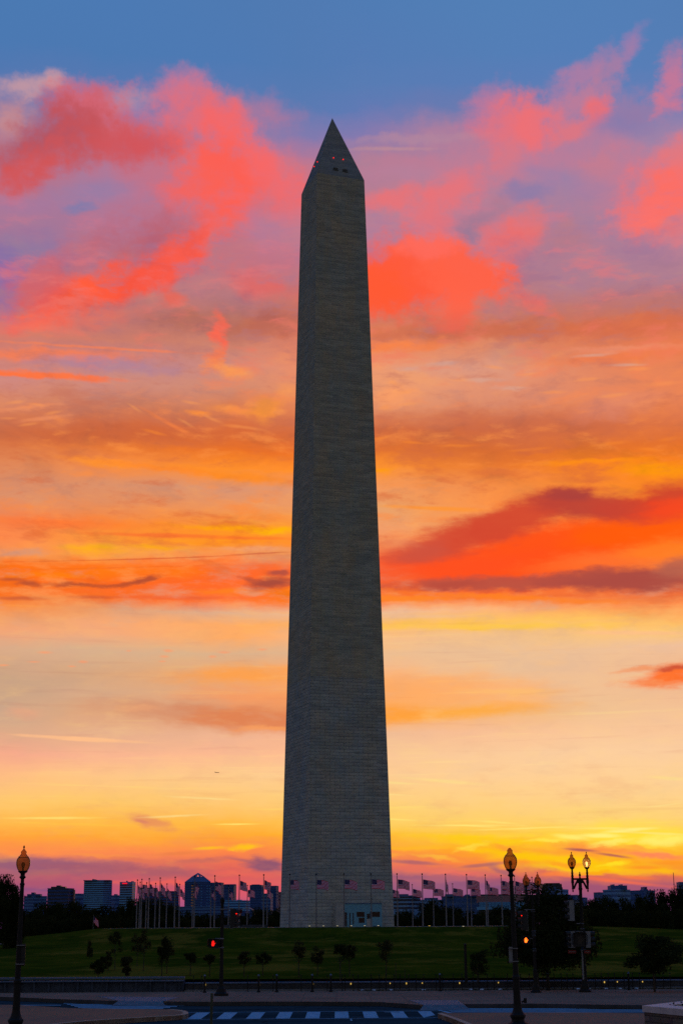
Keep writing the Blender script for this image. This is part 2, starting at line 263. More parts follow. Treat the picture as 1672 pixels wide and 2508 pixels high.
def sky_patch(lo, hi_, alo, ahi):
    """one patch of sky as its own small node group: the base ramps and the clouds that reach it"""
    g = bpy.data.node_groups.new('sky_patch', 'ShaderNodeTree'); t = NT(g)
    for n in VEC: g.interface.new_socket(n, in_out='INPUT', socket_type='NodeSocketVector')
    for n in FLO: g.interface.new_socket(n, in_out='INPUT', socket_type='NodeSocketFloat')
    for n in COLS: g.interface.new_socket(n, in_out='INPUT', socket_type='NodeSocketColor')
    g.interface.new_socket('Color', in_out='OUTPUT', socket_type='NodeSocketColor')
    gi = t.new('NodeGroupInput').outputs; go = t.new('NodeGroupOutput')
    V = {n: gi[n] for n in VEC}; nf = gi['nf']
    q = t.xyz(V['P2']); u = t.m('MULTIPLY_ADD', q[0], 1/29., .5)
    idx = [i for i, (e, y) in enumerate(els) if lo-1.3 <= e <= hi_+1.3]
    if not idx: idx = [min(range(len(els)), key=lambda i: abs(els[i][0]-(lo+hi_)/2))]
    idx = list(range(max(0, idx[0]-1), min(len(els), idx[-1]+2)))
    col = None
    for k, i in enumerate(idx):
        e = els[i][0]; stops = []
        for j, a_ in enumerate(AZS):
            px, py = pix(a_, e); stops.append((j/11, lin(gcol(px, py))))
        r = t.ramp(u, stops)
        col = r if col is None else t.mix(t.mr(q[1], els[i-1][0], e, kind='LINEAR'), col, r)
    def texture(col):
        for f, tint in (('m1', (1.10, 1.12, .92, 1)), ('m2', (.82, .86, 1.04, 1)), ('m3', (1.08, 1.22, .98, 1)), ('m4', (.90, .82, .86, 1))):
            col = t.mix(gi[f], col, t.mix(1., col, tint, 'MULTIPLY'))
        col = t.mix(gi['m5'], col, gi['wb']); col = t.mix(gi['m6'], col, gi['wd'])
        return col
    n = 0; done = False
    for (c0, va, vb, c, op, inner, (lv, late), ea, ee) in sorted(PREP, key=lambda p: p[6][1]):
        if c0[1]+ee < lo or c0[1]-ee > hi_ or c0[0]+ea < alo or c0[0]-ea > ahi: continue
        if n % 12 == 0:
            tie = t.m('MULTIPLY', col, 1e-7); nf = t.m('ADD', nf, tie); tv = t.comb(tie, tie, 0.); V = {k: t.v('ADD', v, tv) for k, v in V.items()}
        if late and not done: col = texture(col); done = True
        n += 1
        mp = t.new('ShaderNodeMapping', vector_type='TEXTURE')
        mp.inputs['Location'].default_value = (c0[0], c0[1], 0); mp.inputs['Rotation'].default_value = (0, 0, math.atan2(va[1], va[0]))
        mp.inputs['Scale'].default_value = (math.hypot(*va), math.hypot(*vb), 1); t.put(mp.inputs[0], V[lv])
        d = t.m('ADD', t.v('LENGTH', mp.outputs[0]), nf)
        col = t.mix(t.mr(d, inner, 1.12, op, 0.), col, lin(c))
    if not done: col = texture(col)
    t.put(go.inputs[0], col); return g
BANDS = [-3.5, 1.6, 3.6, 6., 9., 11.5, 13.5, 16., 19., 22., 25., 28., 50.]
PATCH = [[sky_patch(BANDS[i], BANDS[i+1], -40., -.6), sky_patch(BANDS[i], BANDS[i+1], -.6, 40.)] for i in range(len(BANDS)-1)]
W = bpy.data.worlds.new("World"); S.world = W; W.use_nodes = True
w = NT(W.node_tree); w.n.clear()
tc = w.new('ShaderNodeTexCoord').outputs['Generated']
nd = w.v('NORMALIZE', tc); X, Y, Z = w.xyz(nd)[0:3]
az = w.m('MULTIPLY', w.m('ARCTAN2', X, Y), 180/math.pi)
el = w.m('MULTIPLY', w.m('ARCSINE', Z), 180/math.pi)
uv = w.comb(az, el, 0.)
st = w.comb(w.m('MULTIPLY', az, .16), w.m('MULTIPLY', el, .9), 0.)      # stretched sideways
hi = w.mr(el, 12., 22.)                                                 # rounder clouds high up
nst = w.noise(st, .9, 6, .55, .3, True); npf = w.noise(uv, .33, 8, .58, .2, True)
fine = w.noise(w.comb(w.m('MULTIPLY', az, .45), w.m('MULTIPLY', el, 1.5), 3.), 1.1, 6, .62)
finep = w.noise(uv, 1.3, 6, .6)
offs = w.v('MULTIPLY', w.v('SUBTRACT', nst, (.5, .5, .5)), (4., .75, 0.)); offp = w.v('MULTIPLY', w.v('SUBTRACT', npf, (.5, .5, .5)), (2.7, 2.2, 0.))
off = w.vmix(hi, offs, offp)
crisp = w.v('MULTIPLY', w.v('SUBTRACT', w.noise(w.comb(w.m('MULTIPLY', az, .7), w.m('MULTIPLY', el, 1.6), 5.), 1.5, 5, .6, .2, True), (.5, .5, .5)), (1.2, .40, 0.))
P0 = w.v('ADD', uv, w.v('ADD', w.v('SCALE', off, None, .12), w.v('SCALE', crisp, None, .12)))
uvc = w.v('ADD', uv, crisp)
P3 = w.v('ADD', uvc, off); P2 = w.v('ADD', uvc, w.v('SCALE', off, None, .55)); P1 = w.v('ADD', uvc, w.v('SCALE', off, None, .12))
nf = w.m('MULTIPLY', w.m('SUBTRACT', w.fmix(hi, fine, finep), .5), 1.1)
# thin sheets, mottling and wisps over everything inside the frame
mot = w.noise(w.comb(w.m('MULTIPLY', az, .5), w.m('MULTIPLY', el, 1.15), 9.), .9, 8, .66, .4)
sel = w.m('MULTIPLY', w.mr(el, 1., 4.), w.mr(el, 27., 23.)); calm = w.m('MULTIPLY', sel, w.mr(el, 8.5, 14., .25, .9)); low = w.m('MULTIPLY', sel, w.mr(el, 20., 9.))
strk = w.noise(w.v('MULTIPLY', st, (.55, 2.6, 1.)), 1.6, 6, .6, .5)
m1 = w.m('MULTIPLY', calm, w.mr(mot, .50, .68, 0., .75)); m2 = w.m('MULTIPLY', calm, w.mr(mot, .50, .34, 0., .75))
m3 = w.m('MULTIPLY', low, w.mr(strk, .56, .74, 0., .5)); m4 = w.m('MULTIPLY', low, w.mr(strk, .44, .28, 0., .5))
q3 = w.xyz(w.v('ADD', uv, w.v('SCALE', off, None, .35)))
wn = w.noise(w.comb(w.m('MULTIPLY', q3[0], .36), w.m('MULTIPLY', q3[1], 1.15), 1.), 1.2, 9, .62, .0)
hgt = w.mr(el, 0., 32., kind='LINEAR')
wb = w.ramp(hgt, [(0, lin((236,110,100))), (.06, lin((255,180,60))), (.2, lin((255,214,140))), (.38, lin((255,172,100))), (.44, lin((255,130,40))), (.55, lin((255,150,70))), (.66, lin((240,120,96))), (.82, lin((226,120,140))), (1, lin((120,124,178)))])
wd = w.ramp(hgt, [(0, lin((150,84,118))), (.06, lin((236,130,80))), (.2, lin((232,178,138))), (.38, lin((214,168,140))), (.44, lin((220,92,44))), (.55, lin((206,106,66))), (.66, lin((186,116,110))), (.82, lin((140,124,170))), (1, lin((84,122,180)))])
wsel = w.m('MULTIPLY', w.mr(el, .4, 3.), w.mr(el, 28.5, 23.)); wam = w.mr(el, 9., 14., .22, .55)
m5 = w.m('MULTIPLY', wsel, w.m('MULTIPLY', wam, w.mr(wn, .51, .72))); m6 = w.m('MULTIPLY', wsel, w.m('MULTIPLY', wam, w.mr(wn, .49, .30)))
# outside the framed part of the sky: plain dusk, dim in the west, blue overhead, grey in the east
up_ = w.ramp(w.mr(el, 0., 90., kind='LINEAR'), [(0, (.12, .07, .10, 1)), (.12, (.12, .09, .13, 1)), (.3, (.03, .09, .22, 1)), (.55, (.012, .10, .33, 1)), (1, (.006, .09, .32, 1))])
ea_ = w.ramp(w.mr(el, 0., 90., kind='LINEAR'), [(0, (.20, .165, .145, 1)), (.15, (.195, .17, .155, 1)), (.4, (.085, .11, .15, 1)), (.7, (.02, .09, .26, 1)), (1, (.006, .09, .32, 1))])
gen = w.mix(w.mr(Y, -.35, .6), ea_, up_)
side = w.m('ABSOLUTE', az)
msk = w.m('MULTIPLY', w.m('MULTIPLY', w.mr(side, 15., 34., 1., 0.), w.mr(el, 36., 50., 1., 0.)), w.mr(el, -3., -.5))
SH = dict(P0=P0, P1=P1, P2=P2, P3=P3, nf=nf, m1=m1, m2=m2, m3=m3, m4=m4, m5=m5, m6=m6, wb=wb, wd=wd)
def bgnode(g):
    n = w.new('ShaderNodeGroup'); n.node_tree = g
    for k, v in SH.items(): w.l.new(v, n.inputs[k])
    b = w.new('ShaderNodeBackground'); w.put(b.inputs[0], w.mix(msk, gen, n.outputs[0])); return b.outputs[0]
def smix(f, a, b):
    n = w.new('ShaderNodeMixShader'); w.put(n.inputs[0], f); w.l.new(a, n.inputs[1]); w.l.new(b, n.inputs[2]); return n.outputs[0]
def bandtree(lo, hi2):
    if hi2-lo == 1: return smix(w.m('GREATER_THAN', az, -.6), bgnode(PATCH[lo][0]), bgnode(PATCH[lo][1]))
    mid = (lo+hi2)//2; return smix(w.m('GREATER_THAN', el, BANDS[mid]), bandtree(lo, mid), bandtree(mid, hi2))
bo = w.new('ShaderNodeBackground'); w.put(bo.inputs[0], gen)
res = smix(w.m('GREATER_THAN', msk, 0.), bo.outputs[0], bandtree(0, len(BANDS)-1))
wo = w.new('ShaderNodeOutputWorld'); w.l.new(res, wo.inputs[0])
W.cycles.sampling_method = 'MANUAL'; W.cycles.sample_map_resolution = 512

# last direct light, low in the west
sl = bpy.data.lights.new("sun", 'SUN'); sl.energy = .08; sl.angle = R(3); sl.color = (1, .5, .28)
so = bpy.data.objects.new("sun", sl); COL.objects.link(so)
sd = Vector((math.sin(R(9)), math.cos(R(9)), math.tan(R(2.2))))
so.rotation_euler = sd.to_track_quat('Z', 'Y').to_euler()
so.location = (30, 80, 120)

# ------------------------------------------------------------------ materials
MAT = {}
def mat(name, base, rough=.7, var=.25, scale=3., metal=0., bump=0., spec=.4, coord='Object', stretch=None, emit=None, es=0.):
    if name in MAT: return MAT[name]
    M = bpy.data.materials.new(name); M.use_nodes = True; t = NT(M.node_tree); bs = t.n['Principled BSDF']
    c = t.new('ShaderNodeTexCoord').outputs[coord]
    if stretch: c = t.v('MULTIPLY', c, stretch)
    nz = t.noise(c, scale, 6, .6)
    lo = tuple(v*(1-var) for v in base)+(1,); h2 = tuple(min(1, v*(1+var)) for v in base)+(1,)
    t.put(bs.inputs['Base Color'], t.ramp(nz, [(.3, lo), (.7, h2)]))
    bs.inputs['Roughness'].default_value = rough; bs.inputs['Metallic'].default_value = metal
    bs.inputs['Specular IOR Level'].default_value = spec
    if bump:
        b = t.new('ShaderNodeBump'); b.inputs['Strength'].default_value = bump; t.put(b.inputs['Height'], t.noise(c, scale*6, 5, .6)); t.l.new(b.outputs[0], bs.inputs['Normal'])
    if emit: bs.inputs['Emission Color'].default_value = emit+(1,); bs.inputs['Emission Strength'].default_value = es
    MAT[name] = M; return M
def leafmat(name, a, b):
    M = bpy.data.materials.new(name); M.use_nodes = True; t = NT(M.node_tree); t.n.clear()
    oi = t.new('ShaderNodeNewGeometry').outputs['Random Per Island']
    p = t.new('ShaderNodeTexCoord').outputs['Object']
    f = t.m('ADD', t.m('MULTIPLY', oi, .5), t.m('MULTIPLY', t.noise(p, .8, 3), .5))
    c = t.ramp(f, [(.25, a+(1,)), (.75, b+(1,))])
    df = t.new('ShaderNodeBsdfDiffuse'); t.put(df.inputs[0], c); tr = t.new('ShaderNodeBsdfTranslucent'); t.put(tr.inputs[0], c)
    mx = t.new('ShaderNodeMixShader'); mx.inputs[0].default_value = .3; t.l.new(df.outputs[0], mx.inputs[1]); t.l.new(tr.outputs[0], mx.inputs[2])
    o = t.new('ShaderNodeOutputMaterial'); t.l.new(mx.outputs[0], o.inputs[0]); MAT[name] = M; return M
leafmat('leaf_dark', (.018, .026, .010), (.045, .055, .018)); leafmat('leaf_young', (.03, .035, .014), (.075, .075, .03))
mat('bark', (.05, .038, .03), .9, .3, 8)
mat('black_iron', (.012, .011, .012), .6, .3, 12, spec=.25)
mat('pole_metal', (.20, .20, .22), .55, .15, 6, .2, spec=.2)
mat('kerb_dark', (.05, .05, .055), .9, .3, 2); mat('kerb_stone', (.42, .34, .27), .85, .2, 3, bump=.2)
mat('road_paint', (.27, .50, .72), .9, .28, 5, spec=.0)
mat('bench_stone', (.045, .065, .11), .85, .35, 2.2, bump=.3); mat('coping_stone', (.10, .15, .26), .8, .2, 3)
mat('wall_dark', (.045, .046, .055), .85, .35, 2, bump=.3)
mat('signal_black', (.018, .018, .02), .6, .2, 8); mat('sign_back', (.20, .22, .25), .5, .12, 3)
mat('red_lamp', (.5, .01, .01), .5, .05, 3, emit=(1, .01, .004), es=1.6)
mat('hand_orange', (.6, .05, .01), .5, .05, 3, emit=(1, .13, .01), es=3.2)
mat('hand_red', (.6, .01, .01), .5, .05, 3, emit=(1, .012, .008), es=1.2)
mat('beacon_red', (.6, .01, .01), .5, .05, 3, emit=(1, .01, .006), es=1.8)
mat('amber_light', (.8, .5, .1), .5, .05, 3, emit=(1, .62, .12), es=.7)
mat('white_light', (.8, .7, .5), .5, .05, 3, emit=(1, .85, .5), es=.6)
mat('blue_light', (.4, .5, .7), .4, .05, 3, emit=(.25, .35, .6), es=.12)
mat('dark_glass', (.012, .012, .014), .15, .2, 3, spec=.6)

def uvmat(name, fn):
    M = bpy.data.materials.new(name); M.use_nodes = True; t = NT(M.node_tree); fn(t, t.n['Principled BSDF']); MAT[name] = M
def _marble(c0, c1, cm, ww, hh, vary, stain, jt=.035):
    def f(t, bs):
        uvn = t.new('ShaderNodeUVMap').outputs[0]
        wob = t.noise(uvn, .12, 3)
        br = t.new('ShaderNodeTexBrick'); t.put(br.inputs['Vector'], uvn)
        br.inputs['Color1'].default_value = c0; br.inputs['Color2'].default_value = c1; br.inputs['Mortar'].default_value = cm
        br.inputs['Scale'].default_value = 1; br.inputs['Brick Width'].default_value = ww; br.inputs['Row Height'].default_value = hh
        br.inputs['Mortar Size'].default_value = jt; br.inputs['Mortar Smooth'].default_value = .6; br.inputs['Bias'].default_value = -.1
        # second, coarser set of stones with their own tones
        b2 = t.new('ShaderNodeTexBrick'); t.put(b2.inputs['Vector'], t.v('ADD', uvn, (3.7, .2, 0)))
        for k, v in (('Color1', (1-vary, 1-vary, 1-vary*.9, 1)), ('Color2', (1+vary*.7, 1+vary*.5, 1+vary*.3, 1)), ('Mortar', (1, 1, 1, 1))): b2.inputs[k].default_value = v
        b2.inputs['Scale'].default_value = 1; b2.inputs['Brick Width'].default_value = ww*1.7; b2.inputs['Row Height'].default_value = hh; b2.inputs['Mortar Size'].default_value = 0
        c = t.mix(1., br.outputs[0], b2.outputs[0], 'MULTIPLY')
        lines = t.noise(t.v('MULTIPLY', uvn, (.35, 2.6, 1)), 1., 4, .6)
        c = t.mix(t.mr(lines, .52, .70, 0., .4), c, (cm[0]*.8, cm[1]*.8, cm[2]*.8, 1))
        big = t.noise(t.v('MULTIPLY', uvn, (.5, .16, 1)), .7, 5, .6)
        c = t.mix(t.mr(big, .38, .62, 0., stain), c, t.mix(1., c, (1.16, 1.0, .82, 1), 'MULTIPLY'))
        sp = t.noise(uvn, 1.7, 3, .7, col=True)
        c = t.mix(.22, c, sp, 'SOFT_LIGHT')
        c = t.mix(t.mr(wob, .38, .60, .0, .7), c, t.mix(1., c, (.84, .97, 1.08, 1), 'MULTIPLY'))
        t.put(bs.inputs['Base Color'], c); bs.inputs['Roughness'].default_value = .85; bs.inputs['Specular IOR Level'].default_value = .15
        bp = t.new('ShaderNodeBump'); bp.inputs['Strength'].default_value = .25; bp.inputs['Distance'].default_value = .03
        t.put(bp.inputs['Height'], br.outputs['Fac']); bp.invert = True; t.l.new(bp.outputs[0], bs.inputs['Normal'])
    return f
uvmat('marble_low', _marble((.40, .43, .42, 1), (.48, .50, .475, 1), (.17, .18, .19, 1), 1.9, .61, .16, .7, .045))
uvmat('marble_high', _marble((.42, .41, .34, 1), (.50, .485, .40, 1), (.24, .24, .22, 1), 1.5, .48, .17, .7, .022))
uvmat('marble_tip', _marble((.27, .29, .29, 1), (.33, .34, .335, 1), (.15, .16, .165, 1), 1.9, .61, .12, .4, .02))
def _wallst(t, bs):
    u_ = t.new('ShaderNodeUVMap').outputs[0]; br = t.new('ShaderNodeTexBrick'); t.put(br.inputs['Vector'], u_)
    br.inputs['Color1'].default_value = (.16, .11, .10, 1); br.inputs['Color2'].default_value = (.22, .16, .14, 1); br.inputs['Mortar'].default_value = (.07, .05, .045, 1)
    br.inputs['Scale'].default_value = 1; br.inputs['Brick Width'].default_value = .42; br.inputs['Row Height'].default_value = .12; br.inputs['Mortar Size'].default_value = .012
    c = t.mix(.5, br.outputs[0], t.noise(u_, 4, 5, .65, col=True), 'SOFT_LIGHT')
    t.put(bs.inputs['Base Color'], c); bs.inputs['Roughness'].default_value = .9
    bp = t.new('ShaderNodeBump'); bp.inputs['Strength'].default_value = .5; bp.inputs['Distance'].default_value = .02; bp.invert = True
    t.put(bp.inputs['Height'], br.outputs['Fac']); t.l.new(bp.outputs[0], bs.inputs['Normal'])
uvmat('planter_stone', _wallst); mat('planter_cap', (.72, .58, .58), .8, .2, 2.5, bump=.2)
def _paving(t, bs):
    p = t.new('ShaderNodeTexCoord').outputs['Object']; br = t.new('ShaderNodeTexBrick'); t.put(br.inputs['Vector'], p)
    br.inputs['Color1'].default_value = (.31, .19, .145, 1); br.inputs['Color2'].default_value = (.37, .225, .17, 1); br.inputs['Mortar'].default_value = (.24, .15, .12, 1)
    br.offset = 0; br.inputs['Scale'].default_value = 1; br.inputs['Brick Width'].default_value = 1.5; br.inputs['Row Height'].default_value = 1.5; br.inputs['Mortar Size'].default_value = .02
    c = t.mix(.6, br.outputs[0], t.noise(p, 5, 8, .75, col=True), 'SOFT_LIGHT')
    c = t.mix(t.mr(t.noise(p, .35, 5, .6), .45, .62, 0., .4), c, (.22, .14, .11, 1))
    t.put(bs.inputs['Base Color'], c); bs.inputs['Roughness'].default_value = .9; bs.inputs['Specular IOR Level'].default_value = .0
uvmat('paving', _paving)
def _paving_warm(t, bs):
    p = t.new('ShaderNodeTexCoord').outputs['Object']
    c = t.ramp(t.noise(p, 6, 8, .75), [(.3, (.34, .17, .11, 1)), (.7, (.50, .26, .17, 1))])
    c = t.mix(t.mr(t.noise(p, .3, 5, .6), .45, .62, 0., .5), c, (.27, .17, .14, 1))
    t.put(bs.inputs['Base Color'], c); bs.inputs['Roughness'].default_value = .9; bs.inputs['Specular IOR Level'].default_value = .0
uvmat('paving_warm', _paving_warm)
def _asphalt(t, bs):
    p = t.new('ShaderNodeTexCoord').outputs['Object']
    c = t.ramp(t.noise(p, 7, 8, .8), [(.35, (.022, .045, .062, 1)), (.65, (.05, .09, .12, 1))])
    c = t.mix(t.mr(t.noise(t.v('MULTIPLY', p, (.08, 1.1, 1)), .6, 5, .6), .42, .6, 0., .6), c, (.018, .036, .05, 1))
    v = t.new('ShaderNodeTexVoronoi', feature='DISTANCE_TO_EDGE'); t.put(v.inputs['Vector'], t.v('ADD', p, t.v('SCALE', t.noise(p, .8, 4, .6, col=True), None, 2.))); v.inputs['Scale'].default_value = .16
    c = t.mix(t.mr(v.outputs[0], .0, .012, .8, 0.), c, (.012, .012, .014, 1))
    t.put(bs.inputs['Base Color'], c); bs.inputs['Roughness'].default_value = .9; bs.inputs['Specular IOR Level'].default_value = .0
uvmat('asphalt', _asphalt)
def _lawn(t, bs):
    p = t.new('ShaderNodeTexCoord').outputs['Object']
    c = t.ramp(t.noise(t.v('MULTIPLY', p, (1, .45, 1)), .5, 8, .72), [(.3, (.045, .060, .005, 1)), (.5, (.068, .085, .006, 1)), (.7, (.11, .098, .010, 1))])
    c = t.mix(t.mr(t.noise(t.v('MULTIPLY', p, (.9, .3, 1)), .16, 6, .65), .42, .58, 0., .9), c, (.034, .058, .005, 1))
    c = t.mix(t.mr(t.noise(t.v('MULTIPLY', p, (1, .35, 1)), .12, 7, .68), .5, .62, 0., .85), c, (.17, .13, .018, 1))
    c = t.mix(t.mr(t.noise(t.v('MULTIPLY', p, (1, .3, 1)), .6, 6, .7), .52, .66, 0., .55), c, (.016, .028, .004, 1))
    t.put(bs.inputs['Base Color'], c); bs.inputs['Roughness'].default_value = 1; bs.inputs['Specular IOR Level'].default_value = .0
uvmat('lawn', _lawn)
def _flag(t, bs):
    u_ = t.new('ShaderNodeUVMap').outputs[0]; q = t.xyz(u_)
    stripe = t.m('LESS_THAN', t.m('MODULO', t.m('MULTIPLY', q[1], 13.), 2.), 1.)
    c = t.mix(stripe, (.85, .66, .88, 1), (.55, .0, .012, 1))
    cx = t.m('MULTIPLY', q[0], 1/.4*6); cy = t.m('MULTIPLY', t.m('SUBTRACT', q[1], 6/13.), 13/7.*5)
    fx = t.m('SUBTRACT', t.m('FRACT', cx), .5); fy = t.m('SUBTRACT', t.m('FRACT', cy), .5)
    star = t.m('LESS_THAN', t.m('ADD', t.m('MULTIPLY', fx, fx), t.m('MULTIPLY', fy, fy)), .055)
    cant = t.mix(star, (.008, .012, .10, 1), (.35, .35, .45, 1))
    c = t.mix(t.m('MULTIPLY', t.m('LESS_THAN', q[0], .4), t.m('GREATER_THAN', q[1], 6/13.)), c, cant)
    t.n.remove(bs); out = t.n['Material Output']
    df = t.new('ShaderNodeBsdfDiffuse'); tr = t.new('ShaderNodeBsdfTranslucent'); t.put(df.inputs[0], c); t.put(tr.inputs[0], c)
    mx = t.new('ShaderNodeMixShader'); mx.inputs[0].default_value = .5; t.l.new(df.outputs[0], mx.inputs[1]); t.l.new(tr.outputs[0], mx.inputs[2]); t.l.new(mx.outputs[0], out.inputs[0])
uvmat('flag_cloth', _flag)
def _globe(t, bs):
    t.n.remove(bs); out = t.n['Material Output']
    p = t.new('ShaderNodeTexCoord').outputs['Object']; c = t.ramp(t.noise(p, 5, 4), [(.3, (.80, .50, .20, 1)), (.7, (.92, .62, .28, 1))])
    tr = t.new('ShaderNodeBsdfTranslucent'); t.put(tr.inputs[0], c)
    tp = t.new('ShaderNodeBsdfTransparent'); tp.inputs[0].default_value = (.80, .52, .26, 1)
    gl = t.new('ShaderNodeBsdfGlossy'); gl.inputs['Roughness'].default_value = .25; gl.inputs[0].default_value = (.8, .8, .8, 1)
    m1 = t.new('ShaderNodeMixShader'); m1.inputs[0].default_value = .58; t.l.new(tr.outputs[0], m1.inputs[1]); t.l.new(tp.outputs[0], m1.inputs[2])
    m2 = t.new('ShaderNodeMixShader'); fr = t.new('ShaderNodeFresnel'); fr.inputs[0].default_value = 1.15; t.l.new(fr.outputs[0], m2.inputs[0])
    t.l.new(m1.outputs[0], m2.inputs[1]); t.l.new(gl.outputs[0], m2.inputs[2]); t.l.new(m2.outputs[0], out.inputs[0])
uvmat('globe_glass', _globe)
mat('lit_bulb', (.9, .8, .6), .5, .05, 3, emit=(1, .72, .38), es=5.)
mat('unlit_bulb', (.08, .05, .02), .6, .1, 3)

# ------------------------------------------------------------------ mesh builder
class MB:
    def __init__(s): s.v = []; s.f = []; s.uv = {}
    def quad(s, pts, uvs=None):
        n = len(s.v); s.v += [tuple(p) for p in pts]; s.f.append(tuple(range(n, n+len(pts))))
        if uvs: s.uv[len(s.f)-1] = uvs
    def box(s, cx, cy, cz, sx, sy, sz, rz=0., sm=None):
        c, n = (math.cos(rz), math.sin(rz)), len(s.v)
        for dz in (-.5, .5):
            for dx, dy in ((-.5, -.5), (.5, -.5), (.5, .5), (-.5, .5)):
                x, y = dx*sx, dy*sy; s.v.append((cx+x*c[0]-y*c[1], cy+x*c[1]+y*c[0], cz+dz*sz))
        for q in ((0, 3, 2, 1), (4, 5, 6, 7), (0, 1, 5, 4), (1, 2, 6, 5), (2, 3, 7, 6), (3, 0, 4, 7)): s.f.append(tuple(n+i for i in q))
        return s
    def tube(s, a, b, ra, rb, k=8, caps=True):
        a, b = Vector(a), Vector(b); d = (b-a).normalized(); e = d.orthogonal().normalized(); g = d.cross(e); n = len(s.v)
        for p, r in ((a, ra), (b, rb)):
            for i in range(k):
                t = 2*math.pi*i/k; s.v.append(tuple(p+e*r*math.cos(t)+g*r*math.sin(t)))
        for i in range(k): s.f.append((n+i, n+(i+1) % k, n+k+(i+1) % k, n+k+i))
        if caps: s.f.append(tuple(n+i for i in reversed(range(k)))); s.f.append(tuple(n+k+i for i in range(k)))
        return s
    def lathe(s, prof, k=20, o=(0, 0, 0), sc=1., flute=0.):
        n = len(s.v)
        for (r, z) in prof:
            for i in range(k):
                t = 2*math.pi*i/k; q = r*(1-flute*(i % 2)); s.v.append((o[0]+q*sc*math.cos(t), o[1]+q*sc*math.sin(t), o[2]+z*sc))
        for j in range(len(prof)-1):
            for i in range(k): s.f.append((n+j*k+i, n+j*k+(i+1) % k, n+(j+1)*k+(i+1) % k, n+(j+1)*k+i))
        s.f.append(tuple(n+i for i in reversed(range(k)))); e = n+(len(prof)-1)*k; s.f.append(tuple(e+i for i in range(k)))
        return s
    def prism(s, poly, z0, z1, uvm=False):
        n = len(s.v); k = len(poly); s.v += [(p[0], p[1], z0) for p in poly]+[(p[0], p[1], z1) for p in poly]
        ar = sum(poly[i][0]*poly[(i+1) % k][1]-poly[(i+1) % k][0]*poly[i][1] for i in range(k))
        L = 0
        for i in range(k):
            j = (i+1) % k; q = (n+i, n+j, n+k+j, n+k+i); s.f.append(q if ar > 0 else q[::-1])
            if uvm:
                l2 = L+math.hypot(poly[j][0]-poly[i][0], poly[j][1]-poly[i][1]); uu = [(L, z0), (l2, z0), (l2, z1), (L, z1)]; s.uv[len(s.f)-1] = uu if ar > 0 else uu[::-1]; L = l2
        t = tuple(n+k+i for i in range(k)); b = tuple(n+i for i in range(k))
        s.f.append(t if ar > 0 else t[::-1]); s.f.append(b[::-1] if ar > 0 else b); return s
    def mesh(s, name, material, smooth=False):
        me = bpy.data.meshes.new(name); me.from_pydata(s.v, [], s.f)
        if s.uv:
            l = me.uv_layers.new(name='UVMap')
            for p in me.polygons:
                if p.index in s.uv:
                    for li, q in zip(p.loop_indices, s.uv[p.index]): l.data[li].uv = q
        me.materials.append(MAT[material])
        if smooth:
            me.shade_smooth()
        me.update(); return me
    def build(s, name, material, parent=None, smooth=False):
        return link(name, s.mesh(name, material, smooth), parent)
def link(name, me, parent=None):
    o = bpy.data.objects.new(name, me); COL.objects.link(o)
    if parent: o.parent = parent
    return o
def thing(name, label, cat, loc=(0, 0, 0), rz=0., group=None):
    o = bpy.data.objects.new(name, None); COL.objects.link(o); o.location = loc; o.rotation_euler = (0, 0, rz); o.empty_display_size = .3
    return tag(o, label, cat, group)
def tag(o, label, cat, group=None):
    o['label'] = label; o['category'] = cat
    if group: o['group'] = group
    return o
def struct(o, kind='structure'): o['kind'] = kind; return o
ORD = ['nearest', 'second', 'third', 'fourth', 'fifth', 'sixth', 'seventh', 'eighth', 'ninth', 'tenth', 'eleventh', 'twelfth', 'thirteenth', 'fourteenth', 'fifteenth', 'sixteenth', 'seventeenth', 'eighteenth', 'nineteenth', 'twentieth']

# ------------------------------------------------------------------ ground
ZS, ZR = -2.9, -3.05           # pavement and road heights
def hill(x, y):
    r = math.hypot(x, y); 
    if r < 44: return 0.
    a = max(-1, min(1, x/max(r, 1)))
    L = 15+(41-15)*(a+1)/2
    if y < 0 and abs(a) < .9: L = L*(1-.0)+0
    z = -2.35*(1-math.exp(-((r-44)/L)**1.2))
    if y > 40: z -= 3.0*min(1, (y-40)/90)
    return z
mb = MB(); mb.quad([(-9000, -2500, ZR-.02), (9000, -2500, ZR-.02), (9000, -216, ZR-.02), (-9000, -216, ZR-.02)])
struct(mb.build('road', 'asphalt'))
mb = MB(); mb.quad([(-9000, -216, -6), (9000, -216, -6), (9000, 14000, -6), (-9000, 14000, -6)]); mb.quad([(-9000, -216, -6), (9000, -216, -6), (9000, -216, ZR-.02), (-9000, -216, ZR-.02)])
struct(mb.build('ground', 'lawn'))
mb = MB(); nx, ny = 150, 200
xs = [-170+340*i/nx for i in range(nx+1)]; ys = [-217.6+357*j/ny for j in range(ny+1)]
mb.v = [(x, y, hill(x, y)+.02*math.sin(x*.11+y*.07)*min(1, max(0, (math.hypot(x, y)-60)/40))) for y in ys for x in xs]
mb.f = [(j*(nx+1)+i, j*(nx+1)+i+1, (j+1)*(nx+1)+i+1, (j+1)*(nx+1)+i) for j in range(ny) for i in range(nx)]
struct(mb.build('lawn', 'lawn', smooth=True))
def ringmesh(r0, r1, z, k=96, a0=0, a1=2*math.pi):
    b = MB()
    for i in range(k):
        t0, t1 = a0+(a1-a0)*i/k, a0+(a1-a0)*(i+1)/k
        b.quad([(r0*math.cos(t0), r0*math.sin(t0), z), (r1*math.cos(t0), r1*math.sin(t0), z), (r1*math.cos(t1), r1*math.sin(t1), z), (r0*math.cos(t1), r0*math.sin(t1), z)])
    return b
mat('plaza_stone', (.36, .34, .32), .8, .15, .6)
struct(ringmesh(0, 43.5, .02).build('plaza', 'plaza_stone'))
